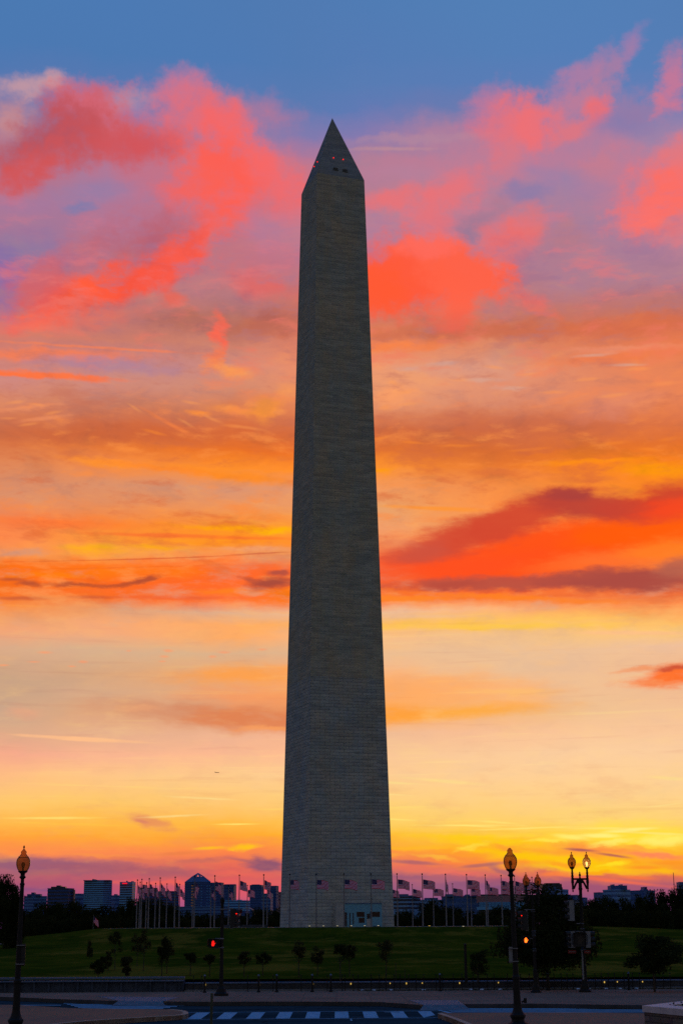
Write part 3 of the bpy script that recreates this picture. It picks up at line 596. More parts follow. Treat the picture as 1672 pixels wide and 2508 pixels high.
mat('path_stone', (.45, .42, .38), .8, .15, .6)
# pale path dropping away at the far left
a_, b_ = AT(-60, 2304, 236), AT(36, 2294, 236)
mb = MB(); n_ = 8
for i in range(n_):
    p = a_.lerp(b_, i/n_); q = a_.lerp(b_, (i+1)/n_)
    zp, zq = hill(p.x, p.y)+.06, hill(q.x, q.y)+.06
    mb.quad([(p.x, p.y-1.6, hill(p.x, p.y-1.6)+.07), (q.x, q.y-1.6, hill(q.x, q.y-1.6)+.07), (q.x, q.y+1.6, hill(q.x, q.y+1.6)+.07), (p.x, p.y+1.6, hill(p.x, p.y+1.6)+.07)])
struct(mb.build('path', 'path_stone'))
# far pavement: between the wall and the far kerb, with two dropped kerbs
YW = -D0+80.0
far = [G(x, y, ZS) for x, y in ((-1500, 2430), (0, 2441), (150, 2447), (290, 2451))]
gap1 = [G(x, y, ZR) for x, y in ((290, 2453), (405, 2455))]
mid = [G(x, y, ZS) for x, y in ((410, 2452.5), (500, 2453.5), (700, 2453), (930, 2454), (1028, 2461))]
gap2 = [G(1034, 2463, ZR), G(1132, 2463, ZR)]
rig = [G(x, y, ZS) for x, y in ((1140, 2459), (1300, 2458), (1672, 2463), (3200, 2475))]
edge = [(p.x, p.y) for p in far+mid+rig]
poly = [(far[0].x, YW), ]+edge+[(rig[-1].x, YW)]
struct(MB().prism(poly[::-1], ZR-.01, ZS).build('far_pavement', 'paving'))
for nm, pts in (('kerb', far), ('kerb', mid), ('kerb', rig)):
    mb = MB()
    for p, q in zip(pts[:-1], pts[1:]):
        mb.prism([(p.x, p.y), (p.x, p.y-.16), (q.x, q.y-.16), (q.x, q.y)], ZR-.012, ZS+.004)
    o = mb.build(nm, 'kerb_dark'); struct(o)
# dropped kerb ramps in pale stone
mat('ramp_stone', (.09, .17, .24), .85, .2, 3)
for (a, b, c, d) in (((292, 2451), (400, 2453), (440, 2443), (240, 2441)), ((1036, 2461.5), (1134, 2460), (1120, 2450), (1000, 2450))):
    P = [G(a[0], a[1], ZS), G(b[0], b[1], ZS), G(c[0], c[1], ZS), G(d[0], d[1], ZS)]
    for q_ in P: q_.z = ZS+.008
    E0, E1 = P[0]+Vector((0, -.17, 0)), P[1]+Vector((0, -.17, 0)); F0, F1 = E0+Vector((-.2, -.7, 0)), E1+Vector((.2, -.7, 0)); F0.z = F1.z = ZR-.012
    mb = MB(); mb.quad([E0, E1, P[2], P[3]]); mb.quad([F0, F1, E1, E0]); struct(mb.build('kerb_ramp', 'ramp_stone'))
# near corners of pavement
def corner(pts, kerbpts, name):
    P = [G(x, y, ZS) for x, y in pts]; struct(MB().prism([(p.x, p.y) for p in P], ZR-.01, ZS-.004).build(name, 'paving_warm'))
    K = [G(x, y, ZS) for x, y in kerbpts]; mb = MB()
    for i, (p, q) in enumerate(zip(K[:-1], K[1:])):
        d = Vector((q.x-p.x, q.y-p.y)).normalized(); nn = Vector((-d.y, d.x))*.2; g = d*.012
        mb.prism([(p.x+g.x, p.y+g.y), (q.x-g.x, q.y-g.y), (q.x+nn.x-g.x, q.y+nn.y-g.y), (p.x+nn.x+g.x, p.y+nn.y+g.y)], ZR-.012, ZS+.004+.0005*(i % 2))
    struct(mb.build('kerb', 'kerb_stone'))
lk = [(420, 2472), (440, 2473.5), (455, 2476), (461, 2479), (462, 2482), (456, 2484.5), (440, 2486.5), (420, 2488), (380, 2490), (330, 2493), (280, 2496), (220, 2500), (160, 2505.5), (100, 2513), (20, 2526), (-200, 2570)]
corner([(-1500, 2452), (-200, 2458), (50, 2461), (175, 2469)]+lk+[(-1500, 2600)], lk[::-1], 'corner_pavement')
rk = [(1230, 2560), (1190, 2530), (1165, 2518), (1140, 2508), (1120, 2499.5), (1100, 2492), (1082, 2486), (1072, 2483), (1071, 2481.5), (1082, 2480.5)]
corner(rk+[(1160, 2480), (1400, 2479), (1672, 2482), (3200, 2492), (3200, 2700)], rk[::-1], 'corner_pavement')
# painted markings
mb = MB(); zc = ZR+.004-.02+.004
def gp(x, y): p = G(x, y, ZR); return Vector((p.x, p.y, -3.062))
y0, y1 = gp(700, 2478).y, gp(700, 2493.5).y
def xat(px, yy):
    r = ray(px, 2485); return CAM.x+(yy-CAM.y)*r.x/r.y
gy = [(gp(x, 2486).x) for x in (486, 552, 620, 690, 757, 826, 893, 960)]
for k in range(9):
    cx = gp(840, 2486).x + (k-5.05)*1.085
    if k == 8: mb.quad([(cx-.26, y1, -3.062), (cx+.26, y1+1.6, -3.062), (cx+.26, y0, -3.062), (cx-.26, y0, -3.062)])
    else: mb.quad([(cx-.26, y1, -3.062), (cx+.26, y1, -3.062), (cx+.26, y0, -3.062), (cx-.26, y0, -3.062)])
ca_ = gp(840, 2486).x-6.1; cb_ = ca_+10.3
for yy in (y0+.2, y1-.2): mb.quad([(ca_, yy-.07, -3.062), (cb_, yy-.07, -3.062), (cb_, yy+.07, -3.062), (ca_, yy+.07, -3.062)])
struct(mb.build('road_marking', 'road_paint'))
def sidebars(xl0, xr0, ya, xl1, xr1, yb, n):
    b = MB()
    for k in range(n):
        t = (k+.5)/n; y = ya+(yb-ya)*t; h = abs(yb-ya)/n*.27
        l = xl0+(xl1-xl0)*t; r = xr0+(xr1-xr0)*t
        b.quad([gp(l, y+h), gp(r, y+h+.2), gp(r, y-h+.2), gp(l, y-h)])
    return b
struct(sidebars(152, 492, 2455.5, 205, 392, 2470.5, 6).build('road_marking', 'road_paint'))
struct(sidebars(1062, 1600, 2465.5, 1108, 1600, 2479, 5).build('road_marking', 'road_paint'))
mb = MB(); mb.quad([gp(1040, 2465), gp(1048, 2465), gp(1108, 2480), gp(1096, 2480)]); mb.quad([gp(940, 2478), gp(978, 2478.6), gp(978, 2477.8), gp(940, 2477.2)]); mb.quad([gp(860, 2494), gp(863, 2499), gp(858, 2499), gp(857, 2494)])
mb.quad([gp(30, 2461.4), gp(150, 2461.8), gp(150, 2460.6), gp(30, 2460.4)])
struct(mb.build('road_marking', 'road_paint'))

# ------------------------------------------------------------------ retaining walls and fence
mat('wall_base', (.16, .17, .19), .85, .2, 3)
rw = thing('retaining_wall', 'low dark retaining wall with small yellow lights along the foot of the lawn', 'wall', (0, 0, 0))
xl = G(442, 2433, ZS).x; xr = 60.
ztop = AT(800, 2404.5, 80).z
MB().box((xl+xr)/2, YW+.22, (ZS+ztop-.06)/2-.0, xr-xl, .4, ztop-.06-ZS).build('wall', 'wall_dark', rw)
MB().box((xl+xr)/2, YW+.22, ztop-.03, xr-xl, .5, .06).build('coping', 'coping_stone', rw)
MB().box((xl+xr)/2, YW-.13, ZS+.04, xr-xl, .26, .08).build('wall_base', 'wall_base', rw)
for px in (502, 634, 766, 859, 955, 995, 1034, 1126, 1222, 1489, 1522, 1587):
    p = AT(px, 2419, 80); small = px in (955, 1034, 1222, 1522, 1587)
    MB().box(p.x, YW-.004, ZS+.33, .035 if small else .045, .05, .07 if small else .11).build('wall_light', 'amber_light', rw)
for px in (887, 915, 957, 1037, 1153, 1181, 1226, 1420, 1448, 1492, 1527, 1570):
    p = AT(px, 2430, 79.7); mb = MB(); mb.lathe([(.10, 0), (.11, .02), (.08, .04), (.02, .05)], 10, (0, 0, 0)); o = mb.build('ground_light', 'blue_light', None)
    o.location = (p.x, YW-.45, ZS+.002); tag(o, 'dim bluish light disc at the wall foot, %s' % {887:'leftmost of the row',915:'second from the left end',957:'third in the row, under the obelisk',1037:'between obelisk and sapling',1153:'left of the right lamp',1181:'just left of the right lamp',1226:'beside the right lamp shaft',1420:'left of the twin lamp base',1448:'right of the twin lamp base',1492:'between twin lamp and right tree',1527:'left of the right tree',1570:'by the right tree trunk'}[px], 'ground light', 'ground lights along the wall')
bw = thing('stone_bench_wall', 'lighter stone bench wall with pale coping at the lawn foot, left end', 'wall')
x0_ = -60.; x1_ = xl-.05; zt = AT(250, 2396.5, 79).z
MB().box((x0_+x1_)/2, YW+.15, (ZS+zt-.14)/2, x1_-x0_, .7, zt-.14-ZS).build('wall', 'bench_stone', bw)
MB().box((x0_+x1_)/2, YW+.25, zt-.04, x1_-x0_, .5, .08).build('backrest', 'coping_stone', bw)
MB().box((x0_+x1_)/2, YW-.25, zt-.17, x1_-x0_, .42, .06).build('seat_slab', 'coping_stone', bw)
mb = MB(); k = x1_-.2
for i in range(40): mb.box(k-i*.72, YW-.24, (ZS+zt-.2)/2, .10, .16, zt-.2-ZS)
mb.build('support_block', 'bench_stone', bw); bw.children[-1]['kind'] = 'stuff'
mat('soil_grass', (.09, .10, .03), 1, .5, 6)
mb = MB(); random.seed(3)
xg0, xg1 = G(880, 2436, ZS).x, 40
for i in range(5000):
    x = random.uniform(xg0, xg1); y = YW-.5-random.random()*.55; h = random.uniform(.02, .07); a = random.random()*6.28; dx, dy = .02*math.cos(a), .02*math.sin(a)
    mb.quad([(x-dx, y-dy, ZS), (x+dx, y+dy, ZS), (x+random.uniform(-.03, .03), y, ZS+h)])
o = mb.build('verge_grass', 'leaf_young'); struct(o, 'stuff')
fn = thing('picket_fence', 'low black metal post fence in front of the dark retaining wall', 'fence', (0, 0, 0))
post_px = [472, 492, 537, 606, 669, 737.5, 801.5, 838, 845, 865, 877, 909, 929, 945, 965, 980, 1001, 1019, 1038, 1068, 1084, 1111, 1132, 1160, 1174, 1195, 1212, 1245, 1262, 1278, 1300, 1317, 1334, 1362, 1380, 1395, 1410, 1466, 1482, 1500, 1516, 1540, 1562, 1580, 1622, 1642, 1660]
for px in post_px:
    x = AT(px, 2430, 79.0).x; mb = MB(); mb.tube((x, YW-1.0, ZS), (x, YW-1.0, ZS+.72), .022, .018, 6); mb.lathe([(.01, 0), (.032, .02), (.032, .04), (.012, .07)], 8, (x, YW-1.0, ZS+.72)); mb.build('fence_post', 'black_iron', fn)
mb = MB()
xs_ = [AT(px, 2430, 79.0).x for px in post_px]
for a, b in zip(xs_[:-1], xs_[1:]):
    pr = None
    for i in range(7):
        t = i/6; p = (a+(b-a)*t, YW-1.0, ZS+.60-.30*t*(1-t)*min(1, (b-a)))
        if pr: mb.tube(pr, p, .006, .006, 4, False)
        pr = p
mb.build('chain', 'black_iron', fn)
bol = {500: 'left of the signal post', 633: 'first right of the signal post', 677.5: 'second right of the signal post', 764.6: 'below the obelisk left edge', 810: 'below the obelisk middle', 1078: 'right of the obelisk', 1345: 'beside the large tree', 1552: 'left of the right tree'}
for px, wh in bol.items():
    p = AT(px, 2436, 78.2); b = thing('bollard', 'slim black bollard with pale cap, %s' % wh, 'bollard', (p.x, -D0+78.2, ZS), 0, 'bollards before the lawn wall')
    MB().lathe([(.09, 0), (.09, .06), (.05, .1), (.045, .74), (.05, .76)], 12).build('shaft', 'black_iron', b); MB().lathe([(.055, .76), (.06, .79), (.045, .83), (.01, .85)], 12).build('cap', 'coping_stone', b)

# ------------------------------------------------------------------ obelisk
TH = 0.33799
e1 = Vector((math.cos(TH), math.sin(TH), 0)); e2 = Vector((-math.sin(TH), math.cos(TH), 0))
W0, W1, H1, HA = 16.8, 10.5, 152.4, 168.9
ob = thing('obelisk', 'tall four-sided stone obelisk with pointed tip rising from the hilltop', 'monument', (0, 0, 0))
def wz(z): return W0+(W1-W0)*z/H1
def cor(z, a, b, wd=None):
    wd = wz(z) if wd is None else wd; return e1*(a*wd/2)+e2*(b*wd/2)+Vector((0, 0, z))
def shaft(z0, z1, name, mt):
    mb = MB(); n = 12
    for i in range(n):
        za, zb = z0+(z1-z0)*i/n, z0+(z1-z0)*(i+1)/n
        for k, (A, Bc) in enumerate((((-1, -1), (1, -1)), ((1, -1), (1, 1)), ((1, 1), (-1, 1)), ((-1, 1), (-1, -1)))):
            ua, ub = wz(za)/2, wz(zb)/2; o = 40*k
            mb.quad([cor(za, *A), cor(za, *Bc), cor(zb, *Bc), cor(zb, *A)], [(o-ua, za), (o+ua, za), (o+ub, zb), (o-ub, zb)])
    return mb.build(name, mt, ob)
shaft(0, 46, 'lower_shaft', 'marble_low'); shaft(46, H1, 'upper_shaft', 'marble_high')
mb = MB()
for k, (A, Bc) in enumerate((((-1, -1), (1, -1)), ((1, -1), (1, 1)), ((1, 1), (-1, 1)), ((-1, 1), (-1, -1)))):
    mb.quad([cor(H1, *A), cor(H1, *Bc), Vector((0, 0, HA))], [(40*k-5.25, H1), (40*k+5.25, H1), (40*k, HA)])
mb.build('tip', 'marble_tip', ob)
def onface(px, py, side):       # the point of a sloping tip face or shaft face seen at a photo pixel
    nrm = e2*-1 if side == 'r' else e1*-1
    z = 150.
    for _ in range(30):
        wd = wz(z)/2 if z <= H1 else W1/2*(HA-z)/(HA-H1)
        r = ray(px, py); t = (wd-nrm.dot(CAM))/nrm.dot(r); p = CAM+r*t; z = .5*z+.5*p.z
    return p, nrm
for px, py, s_ in ((816.3, 387, 'r'), (839.8, 391, 'r'), (778.2, 396.6, 'l'), (770.4, 408, 'l')):
    p, nn = onface(px, py, s_); mb = MB(); c = p+nn*.12; mb.lathe([(.05, -.1), (.1, -.05), (.1, .05), (.05, .1)], 10, tuple(c)); mb.build('aviation_light', 'beacon_red', ob)
for px, py, s_ in ((821.2, 414, 'r'), (844.5, 418, 'r')):
    p, nn = onface(px, py, s_); c = p+nn*.03; mb = MB()
    mb.box(c.x, c.y, c.z, .95, .25, .5, TH); wn_ = mb.build('window', 'dark_glass', ob)
    MB().box(c.x-nn.x*-.04, c.y-nn.y*-.04, c.z-.33, 1.2, .3, .12, TH).build('sill', 'marble_tip', wn_)
# glazed entrance pavilion at the foot
mat('pavilion_panel', (.14, .37, .50), .5, .10, 1.5); mat('warm_inside', (.025, .010, .006), .5, .3, 2, emit=(.35, .07, .01), es=.003); mat('pavilion_side', (.40, .40, .38), .7, .1, 1)
pv = thing('entrance_pavilion', 'small pale blue box building with dark windows at the obelisk foot', 'building', (0, 0, 0))
fy = -W0/2-2.6                   # front plane offset along e2
def fx(px):                      # along-face coordinate on the pavilion front seen at a pixel column
    r = ray(px, 2240); nn = e2*-1; t = (-fy-nn.dot(CAM))/nn.dot(r); return (CAM+r*t).dot(e1)
def loc(u_, v_, z): p = e1*u_+e2*v_; return (p.x, p.y, z)
ua, ub = fx(843), fx(935)
def fz(py): r = ray(880, py); nn = e2*-1; t = (-fy-nn.dot(CAM))/nn.dot(r); return (CAM+r*t).z
zt_ = fz(2211.5)
sp = loc(ua+.0, -W0/2, 0)
quadp = [loc(ua, fy, 0), loc(ub, fy, 0), loc(ub, -W0/2+.3, 0), loc(ua, -W0/2+.3, 0)]
MB().prism([(q[0], q[1]) for q in quadp], .021, zt_).build('body', 'pavilion_panel', pv)
us = fx(828.5)
q2 = [loc(us, fy+1.4, 0), loc(ua-.003, fy+.1, 0), loc(ua-.003, -W0/2+.3, 0), loc(us, -W0/2+.3, 0)]
MB().prism([(q[0], q[1]) for q in q2], .021, zt_-.05).build('side_wing', 'pavilion_side', pv)
def panel(x0, x1, y0, y1, name, mt, th=.05):
    a, b = fx(x0), fx(x1); z0, z1 = max(.03, fz(y1)), fz(y0); c = loc((a+b)/2, fy-th/2-.002, (z0+z1)/2)
    MB().box(*c, abs(b-a), th, z1-z0, TH).build(name, mt, pv)
panel(843.2, 935, 2211.8, 2213.4, 'cornice', 'coping_stone', .12)
for x0, x1, y0, y1 in ((844, 846.3, 2234.5, 2268), (846.9, 849, 2234.5, 2270), (855.4, 857.4, 2236, 2270), (863.6, 865.6, 2236, 2264), (873.3, 892, 2233.5, 2245.5), (878.2, 892, 2248, 2260), (898.3, 904.8, 2238, 2250), (910.7, 929.6, 2233.5, 2245.5)):
    panel(x0, x1, y0, y1, 'window', 'warm_inside')
panel(897.5, 908, 2251, 2272, 'door', 'pavilion_side', .06); panel(906, 907.8, 2233, 2250, 'door_post', 'signal_black', .06); panel(913, 931, 2268.5, 2272.5, 'vent', 'signal_black', .08)
# low seat wall on the plaza
b = MB()
for i in range(30):
    t0, t1 = math.pi*1.12+i*.02, math.pi*1.12+(i+1)*.02; ri, ro = 21.5, 22.
    b.prism([(ri*math.cos(t0), ri*math.sin(t0)), (ro*math.cos(t0), ro*math.sin(t0)), (ro*math.cos(t1), ro*math.sin(t1)), (ri*math.cos(t1), ri*math.sin(t1))], .021, .5)
o = b.build('seat_wall', 'wall_dark'); tag(o, 'low dark curved seat wall on the plaza, left of the obelisk foot', 'seat wall')
fl_lab = {758: 'under the obelisk corner', 792: 'under the second front flag', 826: 'left of the pavilion', 860: 'under the pavilion slits', 893: 'under the pavilion window', 926: 'under the pavilion right end', 1051: 'right of the obelisk foot', 1134: 'far right of the plaza rim'}
for px, wh in fl_lab.items():
    p = AT(px, 2275, D0-43); o = thing('floodlight', 'small glowing floodlight on the plaza rim, %s' % wh, 'floodlight', (p.x, p.y, hill(p.x, p.y)+.03), 0, 'floodlights on the plaza rim')
    MB().lathe([(.12, 0), (.12, .06), (.17, .1), (.17, .16)], 10).build('housing', 'signal_black', o); MB().lathe([(.15, .162), (.14, .2), (.06, .22)], 10).build('lens', 'amber_light' if px == 1051 else 'white_light', o)

# ------------------------------------------------------------------ flagpoles
RR, XC = 37.6, 0.0
def flagmesh(seed, droop, wave):
    rs = random.Random(seed); nu, nv = 26, 14; L, Hh = 2.35, 1.5; mb = MB(); ph = rs.random()*6; P = []
    for j in range(nv+1):
        for i in range(nu+1):
            u_, v_ = i/nu, j/nv
            x = u_*L*(1-droop*.28); y = wave*u_*(math.sin(u_*8+ph+v_*1.2)*.5+.3*math.sin(u_*15+ph*2+v_*2.5))
            z = (v_-1)*Hh*(1-.08*u_)-droop*(u_**1.5)*.9-.07*math.sin(u_*7+ph)*u_
            P.append((x, y, z))
    mb.v = P; mb.f = []
    for j in range(nv):
        for i in range(nu):
            mb.f.append((j*(nu+1)+i, j*(nu+1)+i+1, (j+1)*(nu+1)+i+1, (j+1)*(nu+1)+i))
            mb.uv[len(mb.f)-1] = [(i/nu, j/nv), ((i+1)/nu, j/nv), ((i+1)/nu, (j+1)/nv), (i/nu, (j+1)/nv)]
    return mb.mesh('flag', 'flag_cloth', True)
FM = [flagmesh(s, d, wv) for s, d, wv in ((1, .35, .22), (2, .5, .28), (3, .42, .3), (4, .9, .3), (5, 1.25, .34), (6, .6, .25))]
POLE = MB().tube((0, 0, 0), (0, 0, 8.2), .12, .055, 10).mesh('pole', 'pole_metal', False)
FIN = MB().lathe([(.03, 8.2), (.03, 8.3), (.1, 8.36), (.13, 8.46), (.1, 8.56), (.02, 8.62)], 10).mesh('finial', 'black_iron', True)
HAL = MB().tube((.14, 0, 1.2), (.1, 0, 8.1), .008, .008, 4, False).mesh('halyard', 'pole_metal')
def ringpos(px, front):
    r = ray(px, 2272); h = Vector((r.x, r.y)).normalized(); c = Vector((CAM.x, CAM.y)); o = c-Vector((XC, 0)); bq = o.dot(h); q = bq*bq-(o.dot(o)-RR*RR)
    s_ = math.sqrt(max(q, 0)); t = -bq-s_ if front else -bq+s_; return c+h*t
def flagpole(px, front, width, label, kind=None):
    p = ringpos(px, front); t = thing('flagpole', label, 'flagpole', (p.x, p.y, .02), 0, 'flagpoles ringing the obelisk')
    po = link('pole', POLE, t); link('finial', FIN, po); link('halyard', HAL, po)
    k = kind if kind is not None else (random.choice((0, 1, 2, 5)) if width > 15 else random.choice((3, 4)))
    f = link('flag', FM[k], t); f.location = (.13, 0, 7.6)
    full = 31. if front else 25.
    f.rotation_euler = (0, 0, math.acos(max(.12, min(1, width/full)))*random.choice((1, 1, -1)))
random.seed(11)
fl = [(645, 16), (585, 18), (524.5, 15), (475, 15), (427, 8), (390, 12), (363, 10), (345, 17), (334, 9)]
for i, (px, wd) in enumerate(fl): flagpole(px, True, wd, '%s of the tall near-side flagpoles leftward from the obelisk' % ORD[i])
for i, (px, wd) in enumerate([(653.8, 12), (605, 18), (559, 9), (515.5, 9), (470.5, 12), (438.5, 9), (407, 9), (379, 9), (357, 8), (341, 7)]): flagpole(px, False, wd, '%s of the shorter far-side flagpoles leftward from the obelisk' % ORD[i])
for i, (px, wd) in enumerate([(709, 22), (774.5, 27), (842.5, 31), (909.5, 31)]): flagpole(px, True, wd, 'flagpole with its flag flying against the obelisk, %s' % ['leftmost of four', 'second from left of four', 'third from left of four', 'rightmost of four'][i])
for i, (px, wd) in enumerate([(973.5, 29), (1035.5, 31), (1093, 5), (1145, 29), (1191, 13), (1230, 21), (1263, 27), (1288, 20), (1306, 22), (1315, 14)]): flagpole(px, True, wd, '%s of the tall near-side flagpoles rightward from the obelisk' % ORD[i])
for i, (px, wd) in enumerate([(958, 22), (1010.8, 24), (1062, 24), (1110, 25), (1154.5, 23), (1195, 25), (1230, 24), (1260, 22), (1284, 20), (1301, 16)]): flagpole(px, False, wd, '%s of the shorter far-side flagpoles rightward from the obelisk' % ORD[i])
# a lone flag lower down beyond the left shoulder of the hill
p = AT(228, 2290, 330); t = thing('flagpole', 'lone short flagpole with hanging flag before the far trees at left', 'flagpole', (p.x, p.y, -4.5)); 
sc = bpy.data.objects.new('pole', POLE); COL.objects.link(sc); sc.parent = t; sc.scale = (.6, .6, .88); f = link('flag', FM[4], t); f.location = (.08, 0, 6.9); f.rotation_euler = (0, 0, 1.0); f.scale = (.9, .9, .9)

# ------------------------------------------------------------------ street lamps
GL = [(.136, 4.85), (.17, 4.90), (.203, 4.98), (.22, 5.06), (.223, 5.12), (.214, 5.19), (.19, 5.25), (.158, 5.28)]
GT = [(.168, 5.281), (.17, 5.295), (.135, 5.315), (.10, 5.36), (.082, 5.40), (.09, 5.43), (.088, 5.455), (.06, 5.49), (.03, 5.53)]
PROF = [(.34, 0), (.34, .06), (.30, .09), (.21, .15), (.2, .2), (.245, .29), (.245, .34), (.2, .38), (.165, .44), (.14, .52), (.122, .62), (.11, 1.0), (.112, 1.4), (.125, 1.44), (.125, 1.5), (.092, 1.56), (.09, 1.7), (.078, 2.9), (.062, 4.39), (.078, 4.42), (.078, 4.46), (.056, 4.49), (.056, 4.60), (.085, 4.63), (.112, 4.66), (.085, 4.69), (.068, 4.72), (.075, 4.77), (.13, 4.81), (.152, 4.835), (.152, 4.86)]
def globe(parent, ox=0., oz=0., sc=1., lit=False, fin=True):
    g = MB().lathe([(r*sc, (z-4.85)*sc) for r, z in GL], 28).build('globe', 'globe_glass', parent, True); g.location = (ox, 0, oz)
    c = MB().lathe([(r*sc, (z-4.85)*sc) for r, z in GT], 24).build('globe_cap', 'globe_glass', g, True)
    b = MB().lathe([(.03*sc, 0), (.03*sc, .1*sc), (.055*sc, .15*sc), (.06*sc, .22*sc), (.03*sc, .28*sc)], 12).build('bulb', 'lit_bulb' if lit else 'unlit_bulb', g, True)
    if fin:
        f = MB().lathe([(.02*sc, .67*sc), (.012*sc, .70*sc), (.028*sc, .73*sc), (.03*sc, .76*sc), (.01*sc, .80*sc)], 10).build('finial', 'black_iron', g, True)
def single_lamp(px, top_y, d, label, fin, rzs):
    p = AT(px, 2500, d); s_ = 1.0
    t = thing('street_lamp', label, 'street lamp', (p.x, p.y, ZS)); MB().lathe(PROF, 16, flute=.05).build('lamp_post', 'black_iron', t, False); globe(t, 0, 4.85, 1, False, fin); return t
l1 = single_lamp(39, 2068, 51.3, 'black single-globe street lamp at the left edge of the photo', True, 0)
l2 = single_lamp(1268, 2089, 51.6, 'black single-globe street lamp at right, in front of the large tree', False, 0)
# slight lean of the two posts
l1.rotation_euler = (0, R(.1), 0); l2.rotation_euler = (0, R(-.9), 0)
def signbox(lamp, dx, z0, z1, w_, mt, label, cat='sign'):
    o = thing('street_sign', label, cat, (lamp.location.x+dx, lamp.location.y-.02, 0)); z0 += ZS; z1 += ZS
    MB().box(0, 0, (z0+z1)/2, w_, .03, z1-z0).build('plate', mt, o)
    mb = MB()
    for z in (z0+.05, z1-.05): mb.box(-dx/2, .0, z, abs(dx)+.12, .2, .03)
    mb.build('bracket', 'pole_metal', o)
signbox(l1, .13, 1.95, 2.62, .16, 'signal_black', 'dark narrow sign box strapped to the left street lamp')
signbox(l2, -.16, 1.92, 2.42, .13, 'sign_back', 'narrow bluish sign edge strapped to the right street lamp')
mb = MB(); mb.tube((.02, .0, 0), (.14, 0, .05), .03, .03, 8); mb.tube((.14, 0, -.03), (.14, 0, .12), .05, .05, 10); o = mb.build('push_button', 'black_iron', l2); o.location = (.12, -.02, .72)

TP = [(.30, 0), (.30, .08), (.22, .14), (.2, .3), (.16, .4), (.13, .55), (.12, 1.1), (.13, 1.2), (.09, 1.28), (.085, 2.2), (.078, 4.75), (.1, 4.8), (.1, 4.86), (.085, 4.9), (.085, 5.28)]
def twin_lamp(px, d, sc, half, label, lit):
    p = AT(px, 2440, d); t = thing('twin_street_lamp', label, 'street lamp', (p.x, p.y, ZS-.001), YAW)
    MB().lathe([(r*sc, z*sc) for r, z in TP], 16, flute=.05).build('lamp_post', 'black_iron', t)
    h = half; mb = MB(); z = 5.30*sc
    mb.box(0, 0, z, 2*h+.12*sc, .07, .09*sc); mb.box(0, 0, z-.12*sc, .26*sc, .09, .16*sc)
    for s_ in (-1, 1):
        for i in range(6):      # curved brackets under the arm
            a0, a1 = math.pi/2*i/6, math.pi/2*(i+1)/6; rr = h*.62
            mb.tube((s_*(h-.04-rr*math.sin(a0)), 0, z-.05-rr*(1-math.cos(a0))*0-rr*.0-.0-(.42*sc)*(1-math.sin(a0))**1.2), (s_*(h-.04-rr*math.sin(a1)), 0, z-.05-(.42*sc)*(1-math.sin(a1))**1.2), .05, .05, 6)
        mb.lathe([(.02, -.62*sc), (.045, -.56*sc), (.02, -.52*sc), (.06, -.46*sc), (.045, -.42*sc), (.06, -.2*sc), (.075, -.16*sc), (.06, .02)], 10, (s_*h, 0, z))
        mb.lathe([(.07*sc, 0), (.05*sc, .05*sc), (.075*sc, .1*sc), (.05*sc, .14*sc), (.05*sc, .22*sc), (.07*sc, .25*sc), (.045*sc, .28*sc), (.045*sc, .42*sc), (.09*sc, .45*sc), (.12*sc, .50*sc), (.135*sc, .53*sc)], 14, (s_*h, 0, z+.04))
    mb.lathe([(.05*sc, 0), (.035*sc, .08*sc), (.06*sc, .12*sc), (.05*sc, .18*sc), (.02*sc, .24*sc), (.03*sc, .27*sc), (.005, .31*sc)], 10, (0, 0, z+.04))
    mb.build('cross_arm', 'black_iron', t)
    for s_ in (-1, 1): globe(t, s_*h, z+.04+.53*sc, .92*sc, lit and s_ == 1, True)
    return t
tb = twin_lamp(1432, 77.0, .985, .36, 'taller twin-globe street lamp with its right globe lit, right of the large tree', True)
ta = twin_lamp(1312, 76.5, .84, .28, 'shorter twin-globe street lamp just right of the single right lamp', False)
# bring the heads to the height seen
def traffic_signal(px, py, d, face, label, h=.95, lit_top=False, rz=0.):
    c = AT(px, py, d); t = thing('traffic_signal', label, 'traffic signal', (c.x, c.y, c.z-h/2), rz)
    MB().box(0, 0, h/2, .24, .27, h).build('housing', 'signal_black' if not face == 'grey' else 'sign_back', t)
    for i in range(3):
        z = h*(i+.5)/3; mb = MB(); k = 10
        for j in range(k):      # open hood over each lens, pointing left (-x)
            a0, a1 = math.pi*(j/k)*1.3-.47, math.pi*((j+1)/k)*1.3-.47
            q = lambda a, x: (x, .125*math.cos(a), z+.125*math.sin(a))
            mb.quad([q(a0, -.12), q(a1, -.12), q(a1, -.36), q(a0, -.36)])
        vz = mb.build('visor', 'signal_black', t)
        mb = MB(); mb.tube((-.121, 0, z), (-.135, 0, z), .105, .1, 14); mb.build('lens', 'red_lamp' if (i == 2 and lit_top) else 'dark_glass', vz)
    mb = MB(); mb.box(.127, 0, h/2, .012, .30, h+.1); mb.build('backplate', 'pole_metal' if face == 'edge' else 'signal_black', t)
    return t
